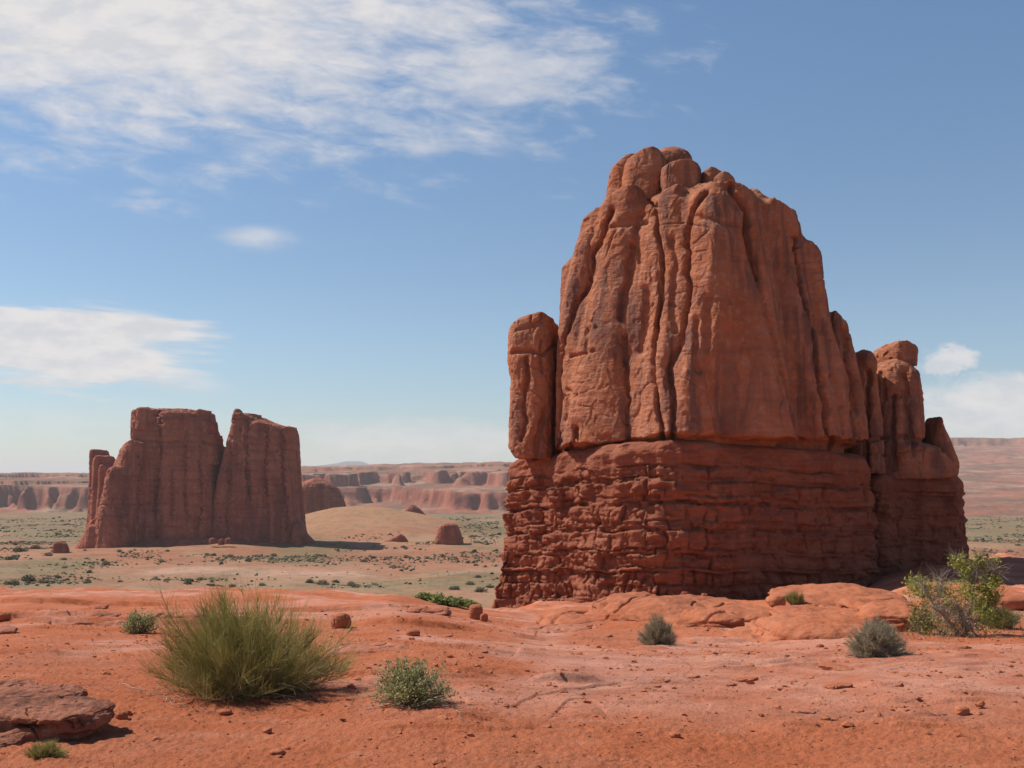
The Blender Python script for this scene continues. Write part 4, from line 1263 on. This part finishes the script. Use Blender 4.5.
foot = [(497, 81), (650, 74.6), (700, 74.8), (872, 81)]
for k in range(80):
    px_ = rng.uniform(500, 872)
    d_ = float(np.interp(px_, [f_[0] for f_ in foot], [f_[1] for f_ in foot])) - rng.exponential(2.2)
    ps_.append(((px_ - CX) / F * d_, d_, 0.14 * math.exp(rng.normal(0, 0.6))))
scatter_copies('fallen_rock', 'fallen red rock lying along the foot of the great butte', 'rock', 'fallen rocks at the foot of the butte', fallen, ps_, 0.9, 0.25)

# ------------------------------------------------------------------ plants
def tubes(P, R, sides=3):
    """P (n,s,3) polylines, R (n,s) radii -> verts, faces"""
    n_, s_, _ = P.shape
    t = np.gradient(P, axis=1)
    t /= np.linalg.norm(t, axis=2, keepdims=True) + 1e-9
    up = np.where(np.abs(t[..., 2:]) > 0.9, np.array([1.0, 0, 0]), np.array([0, 0, 1.0]))
    a = np.cross(t, up)
    a /= np.linalg.norm(a, axis=2, keepdims=True) + 1e-9
    b = np.cross(t, a)
    ang = np.arange(sides) * 2 * math.pi / sides
    V = P[:, :, None] + R[:, :, None, None] * (a[:, :, None] * np.cos(ang)[:, None] + b[:, :, None] * np.sin(ang)[:, None])
    i = np.arange(n_ * s_ * sides).reshape(n_, s_, sides)
    j = np.roll(i, -1, 2)
    Fc = np.stack([i[:, :-1], j[:, :-1], j[:, 1:], i[:, 1:]], -1).reshape(-1, 4)
    return V.reshape(-1, 3), Fc


def leaf_quads(P, size, r, width=0.5):
    n_ = len(P)
    a = r.normal(size=(n_, 3)) + np.array([0, 0, 0.5])
    a /= np.linalg.norm(a, axis=1, keepdims=True)
    b = np.cross(a, r.normal(size=(n_, 3)))
    b /= np.linalg.norm(b, axis=1, keepdims=True)
    size = np.asarray(size)[:, None]
    V = np.stack([P, P + size * (0.5 * a + width * 0.5 * b), P + size * a, P + size * (0.5 * a - width * 0.5 * b)], 1)
    return V.reshape(-1, 3), np.arange(4 * n_).reshape(-1, 4)


def stems(r, p0, dirs, L, s_=5, droop=0.0, wob=0.12, upturn=0.0):
    t = np.linspace(0, 1, s_)[None, :, None]
    P = p0[:, None] + dirs[:, None] * L[:, None, None] * t
    P[..., 2] += (upturn * L[:, None] * t[..., 0] ** 2) - droop * L[:, None] * t[..., 0] ** 2
    w_ = r.normal(size=(len(p0), s_, 3)) * wob * L[:, None, None] * np.linspace(0, 1, s_)[None, :, None]
    return P + np.cumsum(w_, 1) * 0.4


def unit(v):
    return v / (np.linalg.norm(v, axis=-1, keepdims=True) + 1e-9)


def taper(n_, s_, r0, r1):
    return np.asarray(r0).reshape(-1, 1) * np.ones((n_, 1)) * np.linspace(1, r1, s_)[None]


def rnd_attr(r, n_, per, bias=0.0):
    return np.repeat(np.clip(r.uniform(0, 1, n_) + bias, 0, 1), per)


def twig_shrub(name, label, loc, W_, H_, seed, n_main, n_twig, mat_twig, mat_wood, twig_len=0.35, twig_r=0.0016, upright=0.5, dry=0, parts=('twigs', 'branches'), shape=None, min_el=0.1, spread=0.27):
    """a shrub of many thin stems: W_ half width, H_ height"""
    r = np.random.RandomState(seed)
    root = thing(name, label, 'shrub', tuple(loc))
    L0 = np.asarray(loc)
    phi = r.uniform(0, 2 * math.pi, n_main)
    el = np.arcsin(r.uniform(math.sin(min_el), 1, n_main))
    D = np.stack([np.cos(el) * np.cos(phi) * W_, np.cos(el) * np.sin(phi) * W_ * 0.85, np.sin(el) * H_], -1)
    if shape is not None:
        D = shape(D, phi, el)
    D *= r.uniform(0.80, 1.02, (n_main, 1))
    L = np.linalg.norm(D, axis=1)
    p0 = L0 + np.stack([r.normal(size=n_main) * W_ * 0.13, r.normal(size=n_main) * W_ * 0.13, np.full(n_main, -0.02)], -1)
    main_dir = unit(D * np.array([1.0, 1.0, 0.95]))
    P = stems(r, p0, main_dir, L * 0.78, 6, 0, 0.05, 0.10)
    V, Fc = tubes(P, taper(n_main, 6, twig_r * 3.0, 0.35), 4)
    part(parts[1], V, Fc, mat_wood, root, dict(rnd=rnd_attr(r, n_main, 24)))
    # fine stems leave the upper two thirds of the main ones
    k = n_main * n_twig
    mi = np.repeat(np.arange(n_main), n_twig)
    tt = r.uniform(0.22, 0.98, k) ** 0.75
    q = tt * 5
    i0 = np.minimum(q.astype(int), 4)
    fr = (q - i0)[:, None]
    base = P[mi, i0] * (1 - fr) + P[mi, i0 + 1] * fr
    dirs = unit(unit(D[mi]) * (1 - upright) + np.array([0, 0, upright]) + r.normal(size=(k, 3)) * spread)
    ln = twig_len * H_ * r.uniform(0.5, 1.25, k) * (0.65 + 0.5 * (1 - tt))
    Q = stems(r, base, dirs, ln, 4, 0, 0.10, 0.06)
    V, Fc = tubes(Q, taper(k, 4, twig_r * r.uniform(0.7, 1.3, k), 0.35), 3)
    zrel = np.clip((base[:, 2] - L0[2]) / H_, 0, 1)
    bias = np.where(r.uniform(0, 1, k) < 0.12 + 0.42 * (1 - zrel), 0.5, -0.10)
    part(parts[0], V, Fc, mat_twig, root, dict(rnd=np.repeat(np.clip(r.uniform(0, 0.85, k) + bias, 0, 1), 12)))
    if dry:
        ph = r.uniform(0, 2 * math.pi, dry)
        b = L0 + np.stack([np.cos(ph) * W_ * 0.3 * r.uniform(0, 1, dry), np.sin(ph) * W_ * 0.3 * r.uniform(0, 1, dry), r.uniform(0, 0.12, dry) * H_], -1)
        dd = unit(np.stack([np.cos(ph), np.sin(ph) - 0.3, r.uniform(0.05, 0.6, dry)], -1))
        Q = stems(r, b, dd, W_ * r.uniform(0.3, 0.75, dry), 6, 0.15, 0.16)
        V, Fc = tubes(Q, taper(dry, 6, twig_r * 1.6, 0.4), 4)
        part('dry_twigs', V, Fc, M['dry'], root, dict(rnd=rnd_attr(r, dry, 24)))
    return root


gb = hit(250, 692)


def broom_shape(D, phi, el):
    D = D.copy()
    D[:, 2] *= 1 + 0.22 * np.cos(phi - math.pi) * np.cos(el) ** 0.5 * 0.6
    D *= ((1 + 0.14 * np.sin(2 * el)) * (1 + 0.10 * np.sin(3 * phi + 1.0) + 0.07 * np.sin(7 * phi + el * 5)))[:, None]
    D *= np.random.RandomState(3).uniform(0.78, 1.12, len(D))[:, None]
    return D


twig_shrub('broom_shrub', 'large bushy olive green broom shrub with hundreds of thin upright stems on red sand', gb + np.array([-0.03, 0, 0]), 0.84, 0.77, 11, 300, 42, M['broom'], M['dry'],
           0.34, 0.0014, 0.46, 130, ('green_stems', 'woody_stems'), broom_shape, 0.10, 0.36)
twig_shrub('twiggy_shrub', 'sparse olive grey twiggy shrub between the domed rock and the bare rock sheet', hit(658, 645), 0.34, 0.56, 12, 120, 46, M['greyplant'], M['dry'], 0.24, 0.0024, 0.10, 20, min_el=0.1, spread=0.6)
twig_shrub('grey_shrub', 'rounded silvery grey shrub in front of the undercut red rock hump', hit(876, 656), 0.39, 0.50, 13, 210, 60, M['greyplant'], M['bark'], 0.20, 0.0020, 0.05, 40, min_el=0.0, spread=0.6)
bpy.context.view_layer.update()
_ok, _loc, *_ = C.ray_cast(bpy.context.view_layer.depsgraph, Vector((0, 0, EYE)), Vector(at(795, 605, 1.0) - np.array([0, 0, EYE])).normalized())
twig_shrub('green_shrub', 'small olive tuft of a shrub on the red ledge beside the rounded boulder', np.array(_loc), 0.30, 0.40, 14, 60, 30, M['broom'], M['dry'], 0.4, 0.004, 0.4, 8, min_el=0.25)
twig_shrub('green_tuft', 'small low bright green tuft in front of the layered rock slab', hit(46, 757), 0.13, 0.10, 15, 70, 20, M['broom'], M['broom'], 0.6, 0.0013, 0.4, 0, min_el=0.1)
twig_shrub('grey_shrub', 'low dark grey green shrub at the foot of the small tree, on its right', hit(1000, 628), 0.50, 0.42, 16, 80, 34, M['sage'], M['bark'], 0.4, 0.0035, 0.3, 10, min_el=0.1)
twig_shrub('twiggy_shrub', 'thin tawny twigs beside the left foot of the small tree', hit(922, 634), 0.26, 0.42, 17, 36, 18, M['dry'], M['bark'], 0.5, 0.0022, 0.35, 6, min_el=0.3)


def leaf_shrub(name, label, loc, W_, H_, seed, n_main, n_leaf, leaf, mat, min_el=0.15, dry=20):
    r = np.random.RandomState(seed)
    root = thing(name, label, 'shrub', tuple(loc))
    L0 = np.asarray(loc)
    phi = r.uniform(0, 2 * math.pi, n_main)
    el = np.arcsin(r.uniform(math.sin(min_el), 1, n_main))
    D = np.stack([np.cos(el) * np.cos(phi) * W_, np.cos(el) * np.sin(phi) * W_ * 0.85, np.sin(el) * H_], -1) * r.uniform(0.72, 1.08, (n_main, 1))
    p0 = L0 + r.normal(size=(n_main, 3)) * np.array([W_ * 0.12, W_ * 0.12, 0.005])
    P = stems(r, p0, unit(D), np.linalg.norm(D, axis=1), 6, 0, 0.08, 0.0)
    V, Fc = tubes(P, taper(n_main, 6, leaf * 0.16, 0.4), 4)
    part('branches', V, Fc, M['bark'], root, dict(rnd=rnd_attr(r, n_main, 24)))
    k = n_main * n_leaf
    mi = np.repeat(np.arange(n_main), n_leaf)
    q = np.clip(1 - r.exponential(0.22, k), 0.2, 0.999) * 5
    i0 = q.astype(int)
    fr = (q - i0)[:, None]
    b = P[mi, i0] * (1 - fr) + P[mi, i0 + 1] * fr + r.normal(size=(k, 3)) * leaf * 0.7
    V, Fc = leaf_quads(b, leaf * r.uniform(0.6, 1.3, k), r, 0.62)
    part('leaves', V, Fc, mat, root, dict(rnd=np.repeat(r.uniform(0, 1, k), 4)))
    return root


leaf_shrub('leafy_shrub', 'compact leafy grey green shrub right of the large broom shrub', hit(412, 704), 0.30, 0.31, 21, 240, 17, 0.022, M['sage'])
leaf_shrub('leafy_shrub', 'small dark leafy shrub on the long red ledge left of the large broom shrub', hit(139, 633), 0.29, 0.36, 22, 120, 14, 0.036, M['sage'])


def small_tree():
    r = np.random.RandomState(31)
    g0 = hit(962, 636)
    d = g0[1]
    root = thing('small_tree', 'small gnarled tree with bare white branches and yellow green leaves', 'tree', tuple(g0))
    def pt(px, py, dd=0.0):
        return at(px, py, d + dd)
    limbs = [  # polylines in the tree's own plane with depth offsets
        [(962, 640, 0), (950, 622, -.1), (935, 606, -.15), (926, 592, -.1), (920, 582, 0)],
        [(936, 608, -.15), (938, 598, -.2), (941, 586, -.2), (943, 578, -.15)],
        [(962, 640, 0), (968, 622, .1), (972, 600, .2), (976, 578, .2), (978, 562, .2), (982, 556, .2)],
        [(973, 598, .2), (968, 584, .3), (962, 566, .35), (957, 558, .3)],
        [(976, 578, .2), (988, 572, .1), (994, 568, 0), (997, 576, 0)],
        [(962, 640, 0), (955, 628, -.3), (945, 614, -.4), (934, 607, -.35)],
        [(970, 640, 0), (964, 628, -.3), (961, 614, -.35), (956, 606, -.3)],
        [(968, 632, 0), (982, 616, .1), (990, 604, .2), (998, 598, .2)],
        [(962, 640, 0), (940, 632, .2), (928, 620, .3), (924, 606, .3)],
        [(974, 590, .2), (984, 584, .4), (990, 590, .4)],
        [(978, 638, 0), (972, 630, -.35), (966, 622, -.45), (962, 612, -.4)],
    ]
    Ps, tips = [], []
    for lm in limbs:
        q = np.array([pt(*p) for p in lm])
        s_ = np.linspace(0, len(q) - 1, 14)
        P = np.stack([np.interp(s_, np.arange(len(q)), q[:, i]) for i in range(3)], -1)
        P[1:-1] = (P[:-2] + P[1:-1] * 2 + P[2:]) / 4
        P += r.normal(size=P.shape) * 0.010
        Ps.append(P)
    Ps = np.array(Ps)
    R = taper(len(limbs), 14, [.030, .020, .028, .018, .015, .020, .020, .020, .018, .013, .018], 0.35)
    V, Fc = tubes(Ps, R, 6)
    part('trunk', V, Fc, M['bark'], root, dict(rnd=np.repeat(np.clip(r.uniform(0.6, 1, len(limbs)), 0, 1), 14 * 6)))
    # fine twigs from all limbs
    k = 1700
    mi, si = r.randint(0, len(limbs), k), r.randint(4, 14, k)
    b = Ps[mi, si]
    dirs = unit(r.normal(size=(k, 3)) + np.array([0, 0, 0.5]))
    Q = stems(r, b, dirs, r.uniform(0.08, 0.32, k), 5, 0, 0.2)
    V, Fc = tubes(Q, taper(k, 5, 0.0032, 0.4), 3)
    part('twigs', V, Fc, M['bark'], root, dict(rnd=rnd_attr(r, k, 15)))
    # leaf clusters where the photo has them
    cl_ = [(916, 585, 14, 90), (925, 590, 10, 40), (958, 562, 9, 60), (966, 572, 9, 40), (980, 562, 10, 70), (988, 572, 10, 80), (994, 580, 8, 60), (986, 592, 10, 80), (978, 604, 10, 60),
           (992, 600, 10, 80), (968, 590, 9, 30), (984, 614, 10, 50), (940, 592, 9, 20), (996, 562, 5, 20), (950, 604, 14, 30)]
    pos = []
    for px, py, rad, n_ in cl_:
        n_ = int(n_ * 3.4)
        c = pt(px, py, r.uniform(-.1, .35))
        rr = rad / F * d
        v = unit(r.normal(size=(n_, 3))) * rr * r.uniform(0, 1, (n_, 1)) ** 0.6
        pos.append(c + v)
    pos = np.concatenate(pos)
    V, Fc = leaf_quads(pos, 0.056 * r.uniform(0.6, 1.3, len(pos)), r, 0.6)
    part('leaves', V, Fc, M['lime'], root, dict(rnd=np.repeat(r.uniform(0, 1, len(pos)), 4)))
    # low grey-green growth in the lower crown
    k = 4200
    ph = r.uniform(0, 6.28, k)
    rr = np.sqrt(r.uniform(0, 1, k))
    c = pt(956, 618)
    b = c + np.stack([np.cos(ph) * rr * 0.78, np.sin(ph) * rr * 0.45, r.uniform(-0.25, 0.62, k)], -1)
    V, Fc = leaf_quads(b, 0.044 * r.uniform(0.6, 1.3, k), r, 0.45)
    part('lower_leaves', V, Fc, M['lime'], root, dict(rnd=np.repeat(r.uniform(0, 1, k), 4)))


small_tree()


def grass_blades(name, label, spots, n_, Lr, mat, seed, rad):
    r = np.random.RandomState(seed)
    P0 = []
    for px, py, k in spots:
        g_ = hit(px, py)
        q = g_[:2] + r.normal(size=(k, 2)) * rad * np.array([1, 1.6])
        P0.append(np.c_[q, ground_z(q[:, 0], q[:, 1]) - 0.01])
    P0 = np.concatenate(P0)
    k = len(P0)
    dirs = unit(r.normal(size=(k, 3)) * 0.45 + np.array([0, 0, 1.0]))
    Q = stems(r, P0, dirs, r.uniform(*Lr, k), 4, 0.15, 0.08)
    V, Fc = tubes(Q, taper(k, 4, Lr[1] * 0.011, 0.3), 3)
    return tag(mesh_obj(name, V, Fc, mat, attrs=dict(rnd=rnd_attr(r, k, 12))), label, None, None, 'stuff')


rs = np.random.RandomState(77)
grass_blades('dry_grass', 'sparse dry tawny grass on the red slope below the rear tower',
             [(rs.uniform(885, 1010), rs.uniform(578, 640), 14) for _ in range(130)], 0, (0.12, 0.34), M['dry'], 41, 0.35)


_sp = [(250 + 60 * rs.normal(), 695 + 7 * rs.normal(), 3) for _ in range(30)] + [(412 + 22 * rs.normal(), 706 + 4 * rs.normal(), 2) for _ in range(14)] + \
      [(876 + 20 * rs.normal(), 657 + 3 * rs.normal(), 2) for _ in range(14)] + [(rs.uniform(10, 1020), rs.uniform(605, 700), 2) for _ in range(46)]


def litter():
    r = np.random.RandomState(43)
    P0 = []
    for px, py, k in _sp:
        g_ = hit(px, py)
        q = g_[:2] + r.normal(size=(k, 2)) * 0.012 * g_[1]
        P0.append(np.c_[q, ground_z(q[:, 0], q[:, 1]) + 0.006])
    P0 = np.concatenate(P0)
    k = len(P0)
    dirs = unit(np.c_[r.normal(size=(k, 2)), r.uniform(-0.02, 0.12, k)])
    Q = stems(r, P0, dirs, r.uniform(0.05, 0.22, k), 6, 0, 0.2)
    V, Fc = tubes(Q, taper(k, 6, 0.0028, 0.5), 4)
    tag(mesh_obj('twig_litter', V, Fc, M['bark'], attrs=dict(rnd=rnd_attr(r, k, 24))), 'dead grey twigs scattered on the red ground under the shrubs', None, None, 'stuff')


litter()


# ---- scrub on the plain
def scrub_proto(seed, n_=420):
    r = np.random.RandomState(seed)
    ph, el = r.uniform(0, 6.28, n_), np.arcsin(r.uniform(0.0, 1, n_))
    rad = r.uniform(0.35, 1.0, n_) ** 0.5 * (1 + 0.30 * np.sin(ph * 3 + seed) * np.cos(el) + 0.2 * np.sin(ph * 5 + el * 4 + seed))
    p = np.stack([np.cos(el) * np.cos(ph) * rad, np.cos(el) * np.sin(ph) * rad, np.sin(el) * rad * 0.95], -1)
    V, Fc = leaf_quads(p, r.uniform(0.16, 0.36, n_), r, 0.75)
    return V, Fc, np.repeat(r.uniform(0, 1, n_), 4)


def scrub_spots(n_, seed, dmin, dmax, power):
    r = np.random.RandomState(seed)
    out = []
    while len(out) < n_:
        k = 4000
        d = dmin * (dmax / dmin) ** r.uniform(0, 1, k)
        px = r.uniform(-10, 1040, k)
        x = (px - CX) / F * d
        ok = (fbm(x / 42, d / 55, 0, 4, 83) > r.uniform(0.0, 0.65, k)) & (np.exp(-((x + 120) / 85) ** 2 - ((d - 790) / 95) ** 2) < 0.35) & ((px < 500) | (px > 960))
        ok &= ~((np.abs(d - 445) < 22) & (r.uniform(0, 1, k) < 0.8))
        ok &= ~((px > 70) & (px < 325) & (d > 575) & (d < 690))
        out += list(zip(px[ok], d[ok], x[ok]))
    return np.array(out[:n_])


M['scrub_tan'] = plant_material('tawny_scrub', (0.15, 0.125, 0.065), (0.21, 0.17, 0.09), (0.30, 0.24, 0.14), 0.2)
M['scrub_dark'] = plant_material('dark_scrub', (0.05, 0.06, 0.028), (0.09, 0.10, 0.045), (0.15, 0.15, 0.08), 0.2)
V1 = [scrub_proto(600 + k) for k in range(5)]
protos = [mesh_obj('scrub_bush', v * 0.9, fc, M[k], attrs=dict(rnd=a)) for (v, fc, a), k in zip(V1, ('scrub', 'scrub_dark', 'scrub_tan', 'scrub_dark', 'scrub'))]
hand = [(12, 584, 16), (28, 581, 14), (42, 583, 10), (58, 578, 7), (88, 583, 7), (120, 582, 6), (188, 584, 9), (200, 580, 9), (212, 586, 7), (232, 587, 8), (262, 586, 8), (310, 583, 9), (322, 585, 14), (336, 583, 8), (352, 586, 9),
        (20, 552, 14), (36, 549, 12), (48, 556, 10), (10, 560, 12), (64, 560, 7), (85, 551, 4), (478, 578, 8), (470, 585, 10), (490, 588, 9), (455, 590, 12), (480, 592, 12), (985, 556, 8), (1010, 552, 7), (1000, 540, 6), (1018, 546, 6)]
spots = []
for px, py, w_ in hand:
    g_ = hit(px, py)
    spots.append((g_[0], g_[1], w_ / 2 / F * g_[1]))
for px, d, x in scrub_spots(270, 91, 378, 720, 1):
    spots.append((x, d, np.clip(rng.lognormal(-0.45, 0.55), 0.35, 2.0)))
used = set()
for i, (x, d, r_) in enumerate(spots):
    p = protos[i % 5]
    if i % 5 in used:
        p = p.copy()
        COL.objects.link(p)
    used.add(i % 5)
    p.scale = (r_, r_, r_ * rng.uniform(0.6, 0.9))
    p.rotation_euler = (0, 0, rng.uniform(0, 6.28))
    p.location = (x, d, float(ground_z(x, d)) - 0.05 * r_)
    tag(p, 'low scruffy desert bush on the open plain beyond the red slickrock', 'bush', 'scrub bushes on the plain')

# bright green brush on the rim by the butte's left corner
for i, (px, py, w_, h_) in enumerate([(436, 603, 13, 9), (452, 606, 13, 9), (466, 607, 11, 8), (424, 600, 10, 6), (476, 603, 10, 8)]):
    g_ = hit(px, py)
    if g_[1] > 80:
        g_ = at(px, py, 46.0)
        g_[2] = ground_z(g_[0], g_[1])
    v, fc, a = scrub_proto(640 + i, 1200)
    s_ = w_ / F * g_[1]
    lab = ['bright green brush', 'leafy bright brush', 'small bright brush', 'low pale brush', 'thin green brush'][i] + [
        ' on the rim, second from the left of the row by the butte', ' on the rim, middle of the row by the butte', ' on the rim, fourth in the row by the butte',
        ' on the rim, leftmost of the row by the butte', ' on the rim, nearest the butte of the row'][i]
    V = v * np.array([s_, s_, s_ * 0.62]) + g_
    tag(mesh_obj('green_brush', V, fc, M['brightscrub'], loc=tuple(g_), attrs=dict(rnd=a)), lab, 'bush', 'bright brush on the rim')

# the rest of the scrub: thousands of low bushes
sp = scrub_spots(7000, 92, 380, 1500, 1)
sz = np.clip(np.random.RandomState(8).lognormal(-0.75, 0.45, len(sp)), 0.25, 1.6) * (sp[:, 1] / 500) ** 0.5
V, Fc = scatter_lumps(np.stack([sp[:, 2], sp[:, 1], ground_z(sp[:, 2], sp[:, 1]) + sz * 0.3], -1), sz, 0.65, 0.35)
o = mesh_obj('scrub', V, Fc, M['scrub'], smooth=False, attrs=dict(rnd=np.repeat(np.random.RandomState(9).uniform(0.1, 1, len(sp)), 12)))
tag(o, 'low grey green scrub dotting the wide plain', None, None, 'stuff')

# ------------------------------------------------------------------ haze: the desert air
def build_haze(density):
    hx, y0, y1, z0, z1 = 38000.0, -300.0, 44000.0, -205.0, 260.0
    c = np.array([(x, y, z) for z in (z0, z1) for y in (y0, y1) for x in (-hx, hx)])
    fc = np.array([(0, 2, 3, 1), (4, 5, 7, 6), (0, 1, 5, 4), (2, 6, 7, 3), (0, 4, 6, 2), (1, 3, 7, 5)])
    m, t = material('haze_air')
    v = t.n('ShaderNodeVolumePrincipled')
    v.inputs['Color'].default_value = (0.93, 0.96, 1.0, 1)
    v.inputs['Density'].default_value = density
    v.inputs['Anisotropy'].default_value = 0.0
    t.put(t.n('ShaderNodeOutputMaterial').inputs['Volume'], v.outputs[0])
    o = mesh_obj('haze', c, fc, m, smooth=False)
    o['kind'] = 'stuff'
    o['label'] = 'thin pale blue haze over the far plain and mesas'


build_haze(0.000055)
